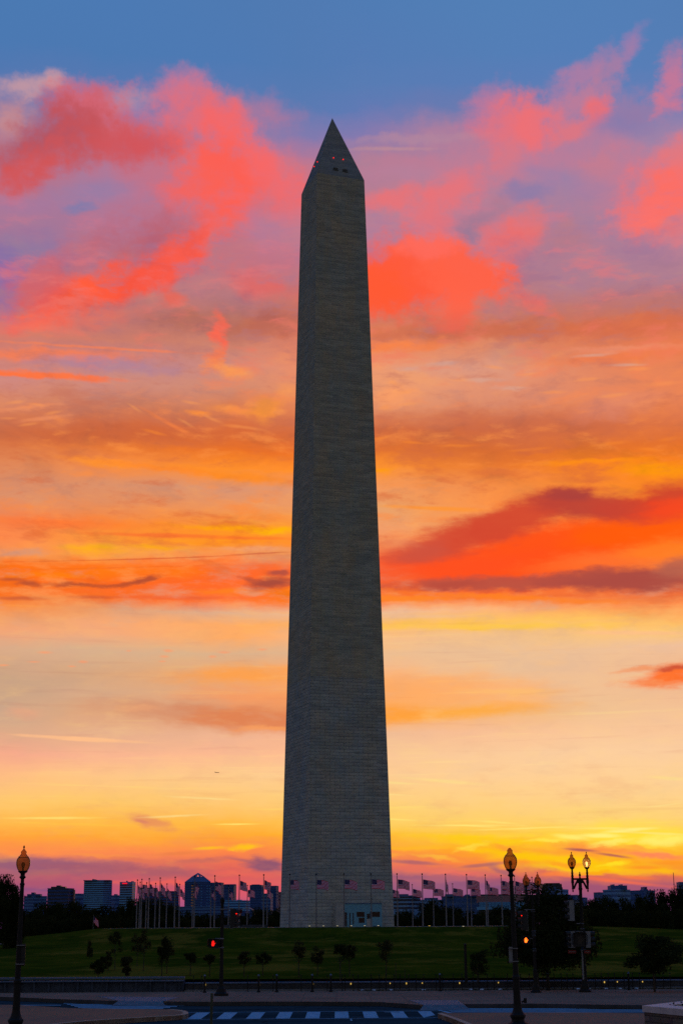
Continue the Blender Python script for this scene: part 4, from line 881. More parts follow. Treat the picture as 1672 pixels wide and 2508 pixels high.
def hand_signal(px, py, d, mt, label, sz=.42):
    c = AT(px, py, d); t = thing('pedestrian_signal', label, 'pedestrian signal', (c.x, c.y, c.z), -.15)
    MB().box(0, .1, 0, sz, .2, sz).build('housing', 'signal_black', t)
    mb = MB(); mb.box(0, -.1, sz/2+.012, sz+.03, .2, .02); mb.box(-sz/2-.012, -.1, .03, .02, .2, sz*.8); mb.box(sz/2+.012, -.1, .03, .02, .2, sz*.8); mb.build('visor', 'signal_black', t)
    mb = MB(); g = sz*.36/10.
    def pl(pts): mb.quad([(x*g, -.006, y*g) for x, y in pts][::-1])
    pl([(-4, -8), (3, -8), (5, -3), (4.4, 1), (-4.6, 1), (-5, -3)])
    for x0, x1, y1 in ((-4.6, -2.7, 6), (-2.3, -.4, 8.5), (0, 1.9, 9), (2.3, 4.2, 7)): pl([(x0, 1.2), (x1, 1.2), (x1, y1), ((x0+x1)/2, y1+1), (x0, y1)])
    pl([(5.2, -3), (8, 1.5), (6.9, 2.8), (4.7, .2)])
    mb.build('hand_symbol', mt, t); return t
# signal post left of the obelisk
p = AT(541.5, 2442, 74.8); sp_ = thing('signal_post', 'black traffic signal post with flared base left of the obelisk', 'signal post', (p.x, p.y, ZS))
MB().lathe([(.34, 0), (.34, .1), (.24, .18), (.2, .32), (.13, .42), (.1, .6), (.085, 1.2), (.075, 4.15), (.10, 4.2), (.11, 4.32), (.06, 4.42), (.02, 4.45)], 14, flute=.04).build('post', 'black_iron', sp_)
mb = MB()
for z, x1 in ((AT(560, 2227, 74.8).z-ZS, .36), (AT(530, 2299, 74.8).z-ZS, -.3), (AT(530, 2321, 74.8).z-ZS, -.3)): mb.tube((0, 0, z), (x1, -.02, z), .025, .025, 6); mb.lathe([(.1, -.03), (.11, 0), (.1, .03)], 12, (0, 0, z))
mb.build('mounting_arm', 'pole_metal', sp_)
traffic_signal(573, 2249, 74.8, 'edge', 'traffic signal seen side-on, on the post left of the obelisk', .84, True, R(160))
hand_signal(522, 2311, 74.6, 'hand_red', 'pedestrian signal showing a deep red hand, left of the obelisk', .40)
mb = MB(); mb.box(0, 0, 0, .26, .2, .34); 
c = AT(533, 2310, 74.9); o = mb.build('pedestrian_signal', 'signal_black'); o.location = c; tag(o, 'dark pedestrian signal housing turned away, beside the deep red hand', 'pedestrian signal')
MB().box(-.0, .11, .18, .28, .04, .03).build('visor', 'signal_black', o)
# signals on the twin lamp left
traffic_signal(1283, 2254, 76.0, 'edge', 'traffic signal with red light seen side-on, right of the right street lamp', .88, True, R(12))
hand_signal(1287, 2303, 75.8, 'hand_orange', 'pedestrian signal showing a bright orange hand, right of the right street lamp', .36)
traffic_signal(1397, 2230, 76.5, 'grey', 'grey traffic signal seen side-on, high left of the taller twin lamp', .95, False, R(14))
traffic_signal(1399, 2301, 76.5, 'grey', 'grey traffic signal low on the left of the taller twin lamp', .75, False, R(24))
traffic_signal(1437, 2301, 76.4, 'grey', 'traffic signal low on the right of the taller twin lamp', .75, False, R(190))
hand_signal(1420, 2302, 76.3, 'dark_glass', 'unlit pedestrian signal in the middle of the taller twin lamp post', .62)
mb = MB()
for z in (2262, 2275, 2282, 2322, 2326):
    q = AT(1428, z, 77.).z-ZS; mb.lathe([(.10, -.015), (.115, 0), (.10, .015)], 12, (0, 0, q))
for zz, xx in ((2210, -.42), (2262, -.3), (2281, -.35), (2318, .2)):
    q = AT(1428, zz, 77.).z-ZS; mb.tube((0, 0, q), (xx, -.3, q), .02, .02, 6)
mb.build('clamp', 'pole_metal', tb)
mb = MB()
for z in (2228, 2232, 2280, 2283, 2288, 2292, 2324, 2329): mb.lathe([(.095, -.012), (.11, 0), (.095, .012)], 12, (0, 0, AT(1308, z, 76.5).z-ZS))
for zz, xx in ((2228, -.45), (2298, -.4)): mb.tube((0, 0, AT(1308, zz, 76.5).z-ZS), (xx, -.35, AT(1308, zz, 76.5).z-ZS), .02, .02, 6)
mb.build('clamp', 'pole_metal', ta)
mat('red_sign', (.22, .012, .012), .6, .1, 3)
for px, sz_, nm in ((1400, .38, 'left'), (1437, .30, 'right')):
    c = AT(px, 2331, 76.8); o = MB().box(0, 0, 0, sz_, .03, .16).build('street_sign', 'red_sign'); o.location = c; tag(o, 'small dark red sign on the %s side of the taller twin lamp post' % nm, 'sign')
    MB().box(0, -.012, 0, sz_*.8, .012, .03).build('lettering_bar', 'sign_back', o)
c = AT(1426, 2365, 76.9); o = MB().box(0, 0, 0, .07, .06, 1.3).build('conduit_box', 'sign_back'); o.location = c; tag(o, 'narrow grey conduit box strapped to the taller twin lamp post', 'conduit')
MB().box(0, -.02, .68, .1, .1, .05).build('cap', 'pole_metal', o)
# thin sign post in the foreground
p = AT(516.5, 2480, 40.); t = thing('sign_post', 'thin grey-green metal post in the foreground before the crosswalk', 'post', (p.x, p.y, ZR-.01))
mat('post_green', (.05, .065, .04), .6, .3, 10)
zt2 = AT(520, 2430, 40.).z-ZR; MB().tube((0, 0, 0), (.02, 0, zt2-.02), .035, .033, 10).build('post', 'post_green', t); MB().lathe([(.036, zt2-.02), (.036, zt2), (.02, zt2+.02)], 10, (.02, 0, 0)).build('cap', 'sign_back', t)

# ------------------------------------------------------------------ stone planter, lower right
pl_ = thing('stone_planter', 'low stone planter wall with pale coping in the bottom right corner', 'planter wall')
dP = 33.; c0 = AT(1572, 2462, dP); zc_ = c0.z
A = G(1571, 2463, zc_); Bq = G(1672, 2472, zc_); Cq = G(1640, 2455, zc_)
d1 = (Bq-A).normalized(); d2 = (Cq-A).normalized()
A0 = (A.x, A.y); far1 = A+d1*6; far2 = A+d2*5.5; wd = .42
n1 = Vector((-d1.y, d1.x, 0)); n2 = Vector((d2.y, -d2.x, 0))
def off(p, a, b): return (p.x+d1.x*a+d2.x*b, p.y+d1.y*a+d2.y*b)
MB().prism([off(A, .04, .04), off(A, 6, .04), off(A, 6, .5), off(A, .5, .5), off(A, .5, 5.5), off(A, .04, 5.5)], ZR-.02, zc_-.12, True).build('wall', 'planter_stone', pl_)
MB().prism([off(A, 0, 0), off(A, 6.05, 0), off(A, 6.05, .75), off(A, .55, .75), off(A, .55, 5.55), off(A, 0, 5.55)], zc_-.12, zc_).build('coping', 'planter_cap', pl_)
mb = MB(); rs = random.Random(5)
for i in range(1500):
    a, b = rs.uniform(.5, 5.5), rs.uniform(.6, 5); q = off(A, a, b); z = zc_-.1+rs.random()*.12; s_ = .06; an = rs.random()*6.28
    mb.quad([(q[0], q[1], z), (q[0]+s_*math.cos(an), q[1]+s_*math.sin(an), z+rs.uniform(-.02, .06)), (q[0]+s_*math.cos(an+.8), q[1]+s_*math.sin(an+.8), z+.03)])
o = mb.build('planting', 'leaf_dark'); o['kind'] = 'stuff'
mb = MB(); mb.prism([off(A, .5, .5), off(A, 6, .5), off(A, 6, 5.5), off(A, .5, 5.5)], ZR, zc_-.15); o = mb.build('soil', 'bark', pl_)

# ------------------------------------------------------------------ trees
def crownmesh(name, seed, w_, h_, n, leaf, shape='round', mt='leaf_dark', clumps=26, gap=.42):
    rs = random.Random(seed); mb = MB(); cs = []
    for i in range(clumps):
        while True:
            x, y, z = rs.uniform(-1, 1), rs.uniform(-1, 1), rs.uniform(-1, 1)
            rr = x*x+y*y+z*z
            if rr > 1 or rr < .08: continue
            if shape == 'cone' and math.hypot(x, y) > .15+.8*(1-z)/2: continue
            if shape == 'vase' and math.hypot(x, y) > .25+.7*(z+1)/2: continue
            break
        cs.append((x, y, z, rs.uniform(.6, 1.25)))
    for i in range(n):
        c = rs.choice(cs); s_ = gap*c[3]
        g = [max(-.62, min(.62, rs.gauss(0, .40))) for _ in range(3)]
        p = Vector(((c[0]*.82+g[0]*s_)*w_/2, (c[1]*.82+g[1]*s_)*w_/2, (c[2]*.84+g[2]*s_*.8)*h_/2+h_/2))
        a = Vector((rs.gauss(0, 1), rs.gauss(0, 1), rs.gauss(0, 1))).normalized(); b = a.orthogonal().normalized(); l = leaf*rs.uniform(.6, 1.4)
        mb.quad([p-a*l*.5, p+b*l*.3, p+a*l*.5, p-b*l*.3])
    return mb.mesh(name, mt)
def trunkmesh(seed, th, ch, cw, r, kind='round'):
    rs = random.Random(seed); mb = MB(); pr = Vector((0, 0, -.1)); hh = th
    top = Vector((rs.uniform(-.05, .05)*th, 0, th)); mb.tube(pr, top, r, r*.7, 8)
    for i in range(9):
        a = rs.random()*6.28; z = th*rs.uniform(.85, 1.0)+ch*rs.uniform(0, .35); base = Vector((top.x, 0, min(z, th+ch*.5))); 
        e = Vector((math.cos(a)*cw*.36, math.sin(a)*cw*.36, base.z+ch*rs.uniform(.2, .5))); m_ = base.lerp(e, .5)+Vector((0, 0, -ch*.04))
        mb.tube(base, m_, r*.42, r*.28, 5, False); mb.tube(m_, e, r*.28, r*.08, 5, False)
    mb.tube(top, Vector((top.x*1.1, 0, th+ch*.8)), r*.7, r*.12, 6)
    return mb.mesh('trunk', 'bark')
def tree(name, label, pos, crown, trunk, sc=(1, 1, 1), th=0., rz=0., group=None, cat='tree'):
    t = thing(name, label, cat, pos, rz, group); a = link('crown', crown, t); a.location = (0, 0, th); a.scale = sc; b = link('trunk', trunk, t); return t
# large tree behind the right lamp
p = AT(1344, 2440, 79.1); hT = (AT(1344, 2160, 79.1).z-ZS)
tree('street_tree', 'large dark leafy tree between the two twin-globe lamps', (p.x, p.y, ZS), crownmesh('crown', 21, 5.6, (hT-.75)*1.06, 24000, .13, 'cone', 'leaf_dark', 90, .30), trunkmesh(3, .9, hT-1, 2.6, .07), sc=(1.3, .52, 1), th=.75)
p = AT(1603, 2440, 77.2); hT = AT(1600, 2283, 77.2).z-ZS
tree('street_tree', 'broad bushy tree on the pavement at the right edge of the photo', (p.x, p.y, ZS), crownmesh('crown', 22, 3.3, hT-.75, 9000, .11, 'round', 'leaf_dark', 40, .36), trunkmesh(4, .8, hT-1, 2.6, .06), th=.75)
p = AT(1318, 2425, 78.6)
tree('street_tree', 'small leaning tree under the left side of the large tree', (p.x, p.y, ZS), crownmesh('crown', 23, 2.2, 2.3, 3500, .11, 'round', 'leaf_dark', 20, .4), trunkmesh(5, .7, 1.8, 1.6, .04), th=.6)
# saplings on the lawn: base x, base y, crown left, right, top, bottom, shape
def lawnpos(px, py):
    z = -2.3
    for _ in range(25): p = G(px, py, z); z = hill(p.x, p.y)
    return p
SAP = [(282, 2375, 261, 303, 2286, 2347, 'round', 'slender sapling, tallest crown of the left lawn group'), (336, 2366, 312, 345, 2290, 2345, 'round', 'sapling behind, left half of the paired saplings on the left lawn'),
 (351, 2378, 332, 367, 2283, 2338, 'round', 'sapling, right half of the paired saplings on the left lawn'), (396.5, 2391, 376, 412, 2299, 2366, 'round', 'dense egg-shaped sapling with bare stem, second group from left'),
 (409, 2385, 392, 426, 2300, 2362, 'round', 'sapling partly hidden behind the dense egg-shaped sapling'), (220, 2347, 208, 229, 2306, 2346, 'cone', 'tiny narrow conifer, leftmost plant on the lawn'),
 (241, 2396, 222, 262, 2345, 2392, 'round', 'low bushy shrub, leftmost near the bench wall'), (311, 2396, 291, 331, 2347, 2392, 'vase', 'low bushy shrub between the two left sapling groups'),
 (265, 2378, 254, 277, 2332, 2368, 'round', 'small sapling just left of the tallest left sapling'), (466, 2390, 447, 487, 2335, 2364, 'vase', 'flat-topped sapling left of the pedestrian signal'),
 (513, 2393, 496, 528, 2326, 2362, 'round', 'rounded sapling just below the deep red hand signal'), (598, 2393, 578, 619, 2335, 2368, 'vase', 'flat-topped sapling, first right of the signal post'),
 (644, 2390, 624, 660, 2328, 2364, 'round', 'sapling left of the obelisk foot'), (732, 2394, 708, 752, 2311, 2358, 'vase', 'wide sapling below the first flag on the obelisk'),
 (777, 2391, 759, 794, 2320, 2362, 'round', 'narrow sapling below the obelisk corner'), (833, 2398, 808, 858, 2318, 2362, 'vase', 'forked sapling below the obelisk middle'),
 (856, 2390, 840, 876, 2311, 2355, 'round', 'sapling behind the forked sapling below the pavilion'), (945, 2391, 918, 972, 2307, 2361, 'vase', 'broad sapling below the obelisk right edge'),
 (1169, 2400, 1143, 1203, 2324, 2390, 'round', 'bushy low-branched tree beside the bare lawn post')]
for i, (px, py, xa, xb, ya, yb, sh, lb) in enumerate(SAP):
    p = lawnpos(px, py); d = (p-CAM).length; k = d/4060; w_ = (xb-xa)*k*1.02; h_ = (yb-ya)*k*1.02; th = (py-yb)*k
    dense = 2800 if i in (3, 6, 7, 18, 5) else 1500
    tree('sapling', lb+' ' if False else lb, (p.x, p.y, p.z-.02), crownmesh('crown', 100+i, w_*1.15, h_*1.15, dense, .07, sh, 'leaf_young' if i % 3 else 'leaf_dark', 15+i % 5*2, .40), trunkmesh(60+i, max(.12, th), h_, w_, .03), th=th, group='saplings on the lawn', cat='tree')
p = lawnpos(1141, 2401); zt3 = AT(1141, 2315, (p-CAM).length).z-p.z
t = thing('lawn_post', 'bare dark post standing on the lawn right of the obelisk', 'post', tuple(p)); MB().tube((0, 0, -.1), (-.01, 0, zt3), .07, .06, 8).build('shaft', 'black_iron', t); MB().lathe([(.07, zt3), (.075, zt3+.03), (.02, zt3+.08)], 8, (-.01, 0, 0)).build('cap', 'black_iron', t)
for px, lb, hh in ((969, 'thin short stake on the lawn right of the broad sapling', .75), (991, 'faint very short stake on the lawn, right of the thin stake', .45)):
    p = lawnpos(px, 2398); t = thing('stake', lb, 'stake', tuple(p)); MB().tube((0, 0, -.05), (0, 0, hh), .02, .015, 6).build('shaft', 'bark', t); MB().box(0, 0, hh, .05, .05, .03).build('cap', 'bark', t)

# woods beyond the hill
FC = [crownmesh('crown', 200+i, 1.05, 1.05, 6500, .05, s_, 'leaf_dark', 46, .36) for i, s_ in enumerate(('round', 'round', 'round', 'cone'))]
FCN = [crownmesh('crown', 300+i, 1.3, 1.15, 18000, .038, 'round', 'leaf_dark', 60, .36) for i in range(3)]
FT = trunkmesh(9, .3, .7, .8, .025)
def fartree(px, ytop, wpx, d, label, ybase=None, k=0, zb=-5.9):
    top = AT(px, ytop, d).z; p = AT(px, 2272, d); h = top-zb; w_ = wpx*d/3900
    t = thing('tree', label, 'tree', (p.x, p.y, zb), random.random()*6.28, 'trees beyond the hill')
    a = link('crown', FC[k] if wpx*0+d > 250 else FCN[k], t); a.scale = (w_, w_, h*.97); a.location = (0, 0, h*.03); b = link('trunk', FT, t); b.scale = (w_, w_, h*.9)
random.seed(5)
LT = [(-30, 2168, 70, 190), (12, 2166, 62, 200), (32, 2196, 44, 205), (70, 2226, 70, 400), (105, 2208, 66, 430), (138, 2203, 60, 420), (172, 2202, 60, 425), (196, 2212, 46, 400), (222, 2218, 44, 410), (252, 2214, 56, 430), (282, 2216, 44, 420), (306, 2208, 40, 400), (326, 2196, 40, 390), (338, 2200, 36, 388), (350, 2197, 44, 385), (365, 2201, 36, 388), (378, 2198, 46, 390), (404, 2203, 44, 395), (428, 2214, 40, 400), (450, 2228, 40, 410), (478, 2232, 48, 400), (506, 2234, 44, 410), (536, 2236, 44, 400), (566, 2238, 44, 390), (592, 2240, 40, 400), (616, 2222, 40, 410), (640, 2217, 44, 400), (666, 2224, 44, 405), (690, 2222, 40, 400)]
for i, (px, yt, wp, d) in enumerate(LT):
    lab = ('leafy tree cut by the left edge of the photo, %s' % ['outermost crown', 'tallest crown', 'lower right crown'][i]) if i < 3 else '%s tree rightward in the dark row left of the obelisk' % (ORD[i-3] if i-3 < 20 else ['twenty-first', 'twenty-second', 'twenty-third', 'twenty-fourth', 'twenty-fifth', 'twenty-sixth', 'twenty-seventh'][i-23]).replace('nearest', 'first')
    fartree(px, yt, wp*1.15, d, lab, k=i % 3, zb=-5.9 if i > 2 else -3.2)
RT = [(975, 2228, 40, 400), (1000, 2222, 36, 405), (1040, 2206, 52, 380), (1066, 2200, 50, 375), (1098, 2212, 46, 390), (1126, 2220, 44, 400), (1156, 2226, 46, 400), (1186, 2224, 44, 395), (1212, 2216, 44, 390), (1240, 2218, 46, 390), (1275, 2215, 50, 390), (1400, 2216, 50, 400), (1430, 2204, 50, 410), (1458, 2193, 52, 400), (1490, 2190, 56, 405), (1522, 2194, 52, 400), (1550, 2198, 46, 395), (1578, 2190, 48, 390), (1606, 2178, 50, 380), (1632, 2170, 54, 375), (1662, 2168, 56, 370), (1700, 2166, 60, 370)]
for i, (px, yt, wp, d) in enumerate(RT):
    fartree(px, yt, wp*1.2, d, '%s tree rightward in the dark row right of the obelisk' % (ORD[i] if i < 20 else ['twenty-first', 'twenty-second'][i-20]).replace('nearest', 'first'), k=(i+1) % 3)
# lower understorey closing the foot of the rows
for i in range(34):
    px = 50+i*20 if i < 32 else 0
    if i >= 32: continue
    fartree(px+random.uniform(-6, 6), 2244+random.uniform(-5, 5), 46, 360+random.uniform(-10, 10), 'low dark tree in the front row left of the obelisk, number %s from the left' % (ORD+['twenty-first', 'twenty-second', 'twenty-third', 'twenty-fourth', 'twenty-fifth', 'twenty-sixth', 'twenty-seventh', 'twenty-eighth', 'twenty-ninth', 'thirtieth', 'thirty-first', 'thirty-second'])[i].replace('nearest', 'first'), k=i % 3)
for i in range(34):
    px = 970+i*22
    if px > 1690: break
    fartree(px+random.uniform(-6, 6), 2240+random.uniform(-6, 4) if px < 1400 else 2226+random.uniform(-6, 6), 50, 355+random.uniform(-10, 10), 'low dark tree in the front row right of the obelisk, number %s from the obelisk' % (ORD+['twenty-first', 'twenty-second', 'twenty-third', 'twenty-fourth', 'twenty-fifth', 'twenty-sixth', 'twenty-seventh', 'twenty-eighth', 'twenty-ninth', 'thirtieth', 'thirty-first', 'thirty-second', 'thirty-third'])[i].replace('nearest', 'first'), k=i % 3)

# ------------------------------------------------------------------ distant buildings, the blue of the air between put into their colours
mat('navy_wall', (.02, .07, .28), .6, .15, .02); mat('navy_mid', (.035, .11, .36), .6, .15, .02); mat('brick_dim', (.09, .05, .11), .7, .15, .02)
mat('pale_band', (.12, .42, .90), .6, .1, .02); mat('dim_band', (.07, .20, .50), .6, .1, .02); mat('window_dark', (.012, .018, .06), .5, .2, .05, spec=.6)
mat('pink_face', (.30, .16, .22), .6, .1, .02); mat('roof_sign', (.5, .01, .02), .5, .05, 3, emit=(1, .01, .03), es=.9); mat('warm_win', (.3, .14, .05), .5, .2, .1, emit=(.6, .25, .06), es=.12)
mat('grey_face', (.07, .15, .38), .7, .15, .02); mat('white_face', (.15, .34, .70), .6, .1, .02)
def tower(x0, xc, x1, yt, d, label, wall='navy_wall', bands=0, band='pale_band', yb=2235, dep=30, roofs=(), cat='building', sidewall=None, extra=None, sl=0.):
    # footprint: nearest corner at xc, left and right corners set back
    q = lambda px, dd: AT(px, 2260, dd); fl_, fr_ = (xc-x0)/(x1-x0), (x1-xc)/(x1-x0)
    P0, P1, P2 = q(x0, d+dep*fr_), q(xc, d), q(x1, d+dep*fl_); P3 = P0+(P2-P1)
    top = AT(xc, yt, d).z; o = Vector((P1.x, P1.y, 0)); t = thing('office_building', label, cat, (o.x, o.y, -6))
    rel = [((p-o).x, (p-o).y) for p in (P0, P1, P2, P3)]
    zb, zt = -6, top; H = zt-zb
    MB().prism(rel, 0, H).build('wall', wall, t)
    zlow = AT(xc, yb, d).z-zb
    def grow(g):
        cx = sum(p[0] for p in rel)/4; cy = sum(p[1] for p in rel)/4
        return [(cx+(p[0]-cx)*(1+g), cy+(p[1]-cy)*(1+g)) for p in rel]
    if bands:
        st_ = (H-zlow)/bands
        for k in range(bands):
            z = H-(k+.55)*st_
            MB().prism(grow(.012), z-st_*.25, z+st_*.25).build('window_band', band, t)
    MB().prism(grow(.02), H, H+1.2).build('parapet', wall if bands == 0 else band, t)
    for j, (a, b, yy, mt_) in enumerate(roofs):
        A_, B_ = AT(a, 2260, d+dep*.4)-o, AT(b, 2260, d+dep*.4)-o; zz = AT((a+b)/2, yy, d+dep*.4).z-zb
        MB().box((A_.x+B_.x)/2, A_.y, (H+zz)/2+.65, abs(B_.x-A_.x), dep*.5, zz-H+.1).build('penthouse' if b-a > 3 else 'roof_mast', mt_, t)
    if extra: extra(t, o, rel, H, zb, d)
    return t
DB = 2600
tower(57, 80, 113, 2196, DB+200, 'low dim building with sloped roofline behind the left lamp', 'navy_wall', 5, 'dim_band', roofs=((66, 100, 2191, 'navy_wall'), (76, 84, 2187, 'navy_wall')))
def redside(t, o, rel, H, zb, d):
    P1, P2 = rel[1], rel[2]; MB().prism([(P2[0]-3, P2[1]-4), (P2[0]+1.5, P2[1]-6), (P2[0]+2, P2[1]), (P2[0]-2, P2[1])], H*.55, H-1).build('sun_tinted_panel', 'pink_face', t)  # low sunlight on this end is put into the panel's pink colour
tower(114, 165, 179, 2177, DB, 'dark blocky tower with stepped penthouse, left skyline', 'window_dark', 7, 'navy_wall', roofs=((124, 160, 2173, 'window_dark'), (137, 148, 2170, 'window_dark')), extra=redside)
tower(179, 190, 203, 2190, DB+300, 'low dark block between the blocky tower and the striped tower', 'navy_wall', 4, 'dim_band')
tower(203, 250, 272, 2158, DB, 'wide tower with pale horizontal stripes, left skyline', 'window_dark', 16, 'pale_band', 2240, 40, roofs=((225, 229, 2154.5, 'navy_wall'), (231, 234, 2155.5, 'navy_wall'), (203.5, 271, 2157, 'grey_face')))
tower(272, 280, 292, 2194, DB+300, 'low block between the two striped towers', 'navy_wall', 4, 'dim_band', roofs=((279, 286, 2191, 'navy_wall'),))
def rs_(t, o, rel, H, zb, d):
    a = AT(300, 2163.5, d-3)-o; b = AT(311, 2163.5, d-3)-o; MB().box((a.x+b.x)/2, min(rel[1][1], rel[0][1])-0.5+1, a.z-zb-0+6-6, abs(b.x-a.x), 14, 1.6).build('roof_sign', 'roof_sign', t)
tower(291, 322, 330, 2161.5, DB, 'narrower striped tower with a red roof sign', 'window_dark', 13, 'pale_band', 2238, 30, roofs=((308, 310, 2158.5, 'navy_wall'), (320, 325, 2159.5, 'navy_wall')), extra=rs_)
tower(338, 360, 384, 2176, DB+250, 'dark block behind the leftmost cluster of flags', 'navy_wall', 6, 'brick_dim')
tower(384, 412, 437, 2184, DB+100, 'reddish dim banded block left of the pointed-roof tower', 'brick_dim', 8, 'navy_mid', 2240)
def pyr(t, o, rel, H, zb, d):
    L = AT(451, 2160, d+10)-o; Rr = AT(514, 2160, d+10)-o; ap = AT(482.5, 2139, d+25)-o; c = ((L.x+Rr.x)/2); y = L.y
    hw = (Rr.x-L.x)/2; yc = y+18; zs = H; za = ap.z-zb; zl = zs+(za-zs)*.58; k_ = 1-.58
    ring = lambda f: [(c-hw*f, yc), (c-hw*f*.42, yc-hw*f*.75), (c+hw*f*.42, yc-hw*f*.75), (c+hw*f, yc), (c+hw*f*.42, yc+hw*f*.75), (c-hw*f*.42, yc+hw*f*.75)]
    mb = MB(); r0, r1 = ring(1.0), ring(.5); n = 6
    for i in range(n):
        j = (i+1) % n; mb.quad([(*r0[i], zs+1), (*r0[j], zs+1), (*r1[j], zl), (*r1[i], zl)])
    mb.build('sloped_roof', 'grey_face', t)
    mb = MB()
    for i in range(n): mb.tube((*r1[i], zl), (c, yc, za), 1.1, .9, 5); mb.tube((*r1[i], zl), (*r1[(i+1) % n], zl), .9, .9, 5)
    for i in range(n): mb.tube((*r0[i], zs+1), (*r1[i], zl), .8, .8, 5)
    mb.build('roof_lattice', 'dim_band', t)
    for px in (469, 471.5, 493, 505, 510.5):
        a = AT(px, 2200, d)-o; yy = None
        x = a.x; f = (x-rel[0][0])/(rel[1][0]-rel[0][0]) if x < rel[1][0] else 1-(x-rel[1][0])/(rel[2][0]-rel[1][0])
        yy = rel[1][1]+(1-f)*( (rel[0][1]-rel[1][1]) if x < rel[1][0] else (rel[2][1]-rel[1][1]))
        for q in range(9): MB().box(x, yy, H-5-q*4.4, 1.6, 2.4, 1.6).build('window', 'warm_win' if px < 475 else 'pale_band', t)
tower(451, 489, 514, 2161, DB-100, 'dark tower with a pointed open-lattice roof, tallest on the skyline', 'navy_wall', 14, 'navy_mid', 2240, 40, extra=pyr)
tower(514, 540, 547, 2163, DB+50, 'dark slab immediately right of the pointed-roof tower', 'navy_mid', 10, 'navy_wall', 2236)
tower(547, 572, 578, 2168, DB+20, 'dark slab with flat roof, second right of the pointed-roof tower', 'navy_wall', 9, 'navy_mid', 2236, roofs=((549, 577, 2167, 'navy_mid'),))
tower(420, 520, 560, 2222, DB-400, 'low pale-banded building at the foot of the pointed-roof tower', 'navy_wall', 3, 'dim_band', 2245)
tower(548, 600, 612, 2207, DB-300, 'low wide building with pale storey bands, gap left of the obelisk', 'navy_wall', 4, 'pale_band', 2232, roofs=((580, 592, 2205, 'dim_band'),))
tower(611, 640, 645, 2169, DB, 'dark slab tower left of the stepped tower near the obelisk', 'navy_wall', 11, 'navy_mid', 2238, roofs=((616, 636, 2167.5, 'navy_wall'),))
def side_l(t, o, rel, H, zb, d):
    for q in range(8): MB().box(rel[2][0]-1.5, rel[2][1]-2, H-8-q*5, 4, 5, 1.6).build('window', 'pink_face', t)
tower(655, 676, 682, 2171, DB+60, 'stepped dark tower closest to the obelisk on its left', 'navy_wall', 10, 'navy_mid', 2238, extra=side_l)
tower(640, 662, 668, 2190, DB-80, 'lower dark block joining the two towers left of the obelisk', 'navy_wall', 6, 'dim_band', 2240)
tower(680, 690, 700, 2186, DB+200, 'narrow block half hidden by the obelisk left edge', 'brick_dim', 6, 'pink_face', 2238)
# arched pale roof
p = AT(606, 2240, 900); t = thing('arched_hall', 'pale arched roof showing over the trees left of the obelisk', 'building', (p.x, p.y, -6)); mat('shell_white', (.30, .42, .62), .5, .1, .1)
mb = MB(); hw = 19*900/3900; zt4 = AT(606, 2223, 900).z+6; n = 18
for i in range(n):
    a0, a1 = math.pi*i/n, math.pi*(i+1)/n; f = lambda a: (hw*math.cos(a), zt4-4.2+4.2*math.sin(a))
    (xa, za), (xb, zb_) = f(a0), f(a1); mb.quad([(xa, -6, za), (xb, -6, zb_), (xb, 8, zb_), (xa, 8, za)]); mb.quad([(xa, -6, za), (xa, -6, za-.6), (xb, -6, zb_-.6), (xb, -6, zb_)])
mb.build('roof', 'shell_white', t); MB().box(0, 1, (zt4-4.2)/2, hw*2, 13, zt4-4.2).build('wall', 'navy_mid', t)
# right side
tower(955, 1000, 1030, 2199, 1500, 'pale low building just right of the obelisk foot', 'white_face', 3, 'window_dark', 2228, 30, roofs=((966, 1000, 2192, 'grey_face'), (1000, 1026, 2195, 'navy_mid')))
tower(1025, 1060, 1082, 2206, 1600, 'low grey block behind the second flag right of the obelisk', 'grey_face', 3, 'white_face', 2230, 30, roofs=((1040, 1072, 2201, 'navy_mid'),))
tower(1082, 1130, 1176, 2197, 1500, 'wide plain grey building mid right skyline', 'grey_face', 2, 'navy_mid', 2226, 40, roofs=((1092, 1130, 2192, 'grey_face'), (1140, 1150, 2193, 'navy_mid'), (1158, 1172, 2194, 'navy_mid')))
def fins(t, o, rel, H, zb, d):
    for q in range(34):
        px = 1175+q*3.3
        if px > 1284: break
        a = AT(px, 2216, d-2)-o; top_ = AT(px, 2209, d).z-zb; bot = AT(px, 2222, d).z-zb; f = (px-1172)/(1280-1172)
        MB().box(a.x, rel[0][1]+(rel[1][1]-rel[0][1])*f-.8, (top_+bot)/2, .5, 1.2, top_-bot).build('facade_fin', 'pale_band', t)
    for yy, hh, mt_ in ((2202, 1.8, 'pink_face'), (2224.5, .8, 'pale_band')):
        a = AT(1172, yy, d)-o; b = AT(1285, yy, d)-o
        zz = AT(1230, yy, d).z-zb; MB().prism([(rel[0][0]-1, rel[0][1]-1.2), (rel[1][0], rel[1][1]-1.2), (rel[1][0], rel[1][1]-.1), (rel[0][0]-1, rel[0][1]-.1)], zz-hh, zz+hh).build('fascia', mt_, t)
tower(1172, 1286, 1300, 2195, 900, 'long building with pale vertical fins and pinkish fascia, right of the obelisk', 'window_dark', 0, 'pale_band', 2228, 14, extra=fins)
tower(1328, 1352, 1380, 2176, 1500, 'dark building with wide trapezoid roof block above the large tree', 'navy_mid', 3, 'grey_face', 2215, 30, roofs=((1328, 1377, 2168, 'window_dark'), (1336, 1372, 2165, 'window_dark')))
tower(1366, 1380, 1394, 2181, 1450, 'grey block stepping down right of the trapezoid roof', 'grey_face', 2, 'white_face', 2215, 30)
tower(1392, 1410, 1421, 2195, 1450, 'low grey block left of the taller twin lamp', 'grey_face', 2, 'navy_mid', 2215, 30)
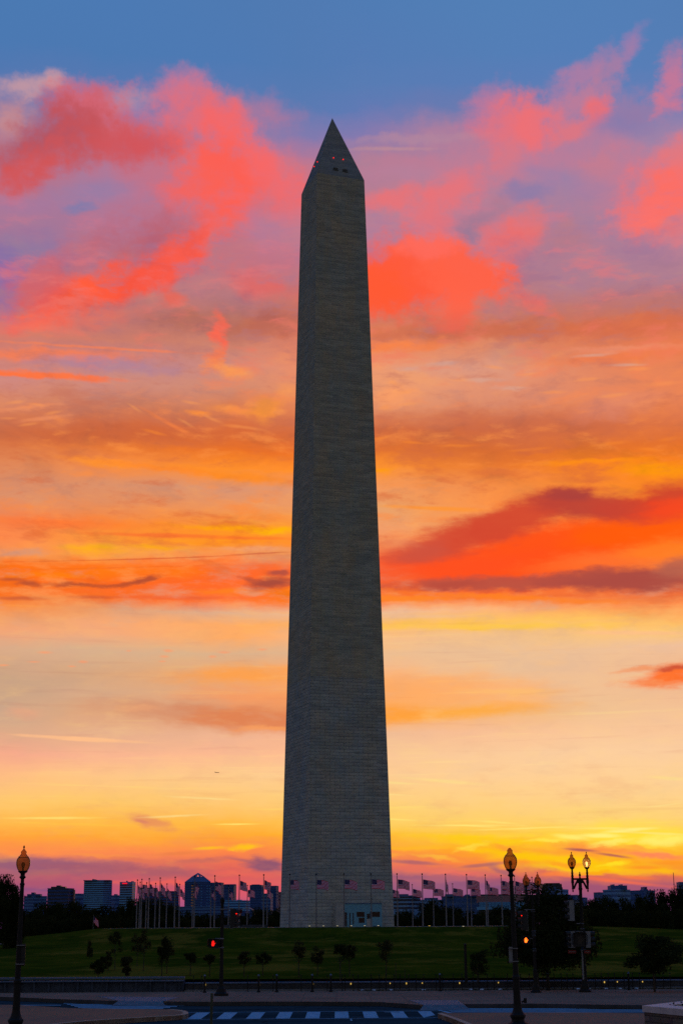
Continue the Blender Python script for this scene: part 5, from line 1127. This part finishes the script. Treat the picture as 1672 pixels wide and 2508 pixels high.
tower(1420, 1432, 1440, 2201, 1500, 'lowest grey block behind the taller twin lamp post', 'grey_face', 1, 'navy_mid', 2215, 30)
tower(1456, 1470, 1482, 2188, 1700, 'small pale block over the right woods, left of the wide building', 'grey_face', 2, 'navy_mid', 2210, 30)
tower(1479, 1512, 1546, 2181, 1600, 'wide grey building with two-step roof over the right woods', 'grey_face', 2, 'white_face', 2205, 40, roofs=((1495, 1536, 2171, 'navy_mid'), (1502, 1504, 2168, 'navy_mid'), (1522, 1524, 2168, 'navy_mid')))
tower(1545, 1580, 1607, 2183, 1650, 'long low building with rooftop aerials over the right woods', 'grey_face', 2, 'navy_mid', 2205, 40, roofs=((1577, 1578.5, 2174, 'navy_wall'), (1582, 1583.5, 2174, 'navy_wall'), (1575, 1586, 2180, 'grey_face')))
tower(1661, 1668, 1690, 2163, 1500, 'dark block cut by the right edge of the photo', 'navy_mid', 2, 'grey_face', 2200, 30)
p = AT(1650, 2180, 1400); t = thing('radio_mast', 'thin tall mast over the right woods', 'mast', (p.x, p.y, -6)); zz = AT(1650, 2137, 1400).z+6
MB().tube((0, 0, 0), (0, 0, zz), .55, .25, 6).build('mast', 'brick_dim', t); MB().box(0, 0, zz*.8, 1.6, .3, .3).build('aerial', 'brick_dim', t)
# distant airliner
p = AT(532, 1892, 3000); t = thing('airplane', 'tiny dark airplane in the yellow sky left of the obelisk', 'airplane', tuple(p), .2); mb = MB()
mb.tube((-3.2, 0, 0), (3.2, 0, 0), .5, .5, 10); mb.tube((3.2, 0, 0), (4.2, 0, -.05), .5, .15, 10); mb.tube((-3.2, 0, 0), (-4.6, 0, .15), .5, .1, 10); mb.build('fuselage', 'signal_black', t)
for s_ in (-1, 1): MB().prism([(.6, s_*.4), (-.8, s_*.4), (-1.6, s_*4.2), (-1.1, s_*4.2)], -.15, 0).build('wing', 'signal_black', t)
MB().prism([(-3.4, -.06), (-4.5, -.06), (-4.5, .06), (-3.4, .06)], .3, 1.5).build('tail_fin', 'signal_black', t)
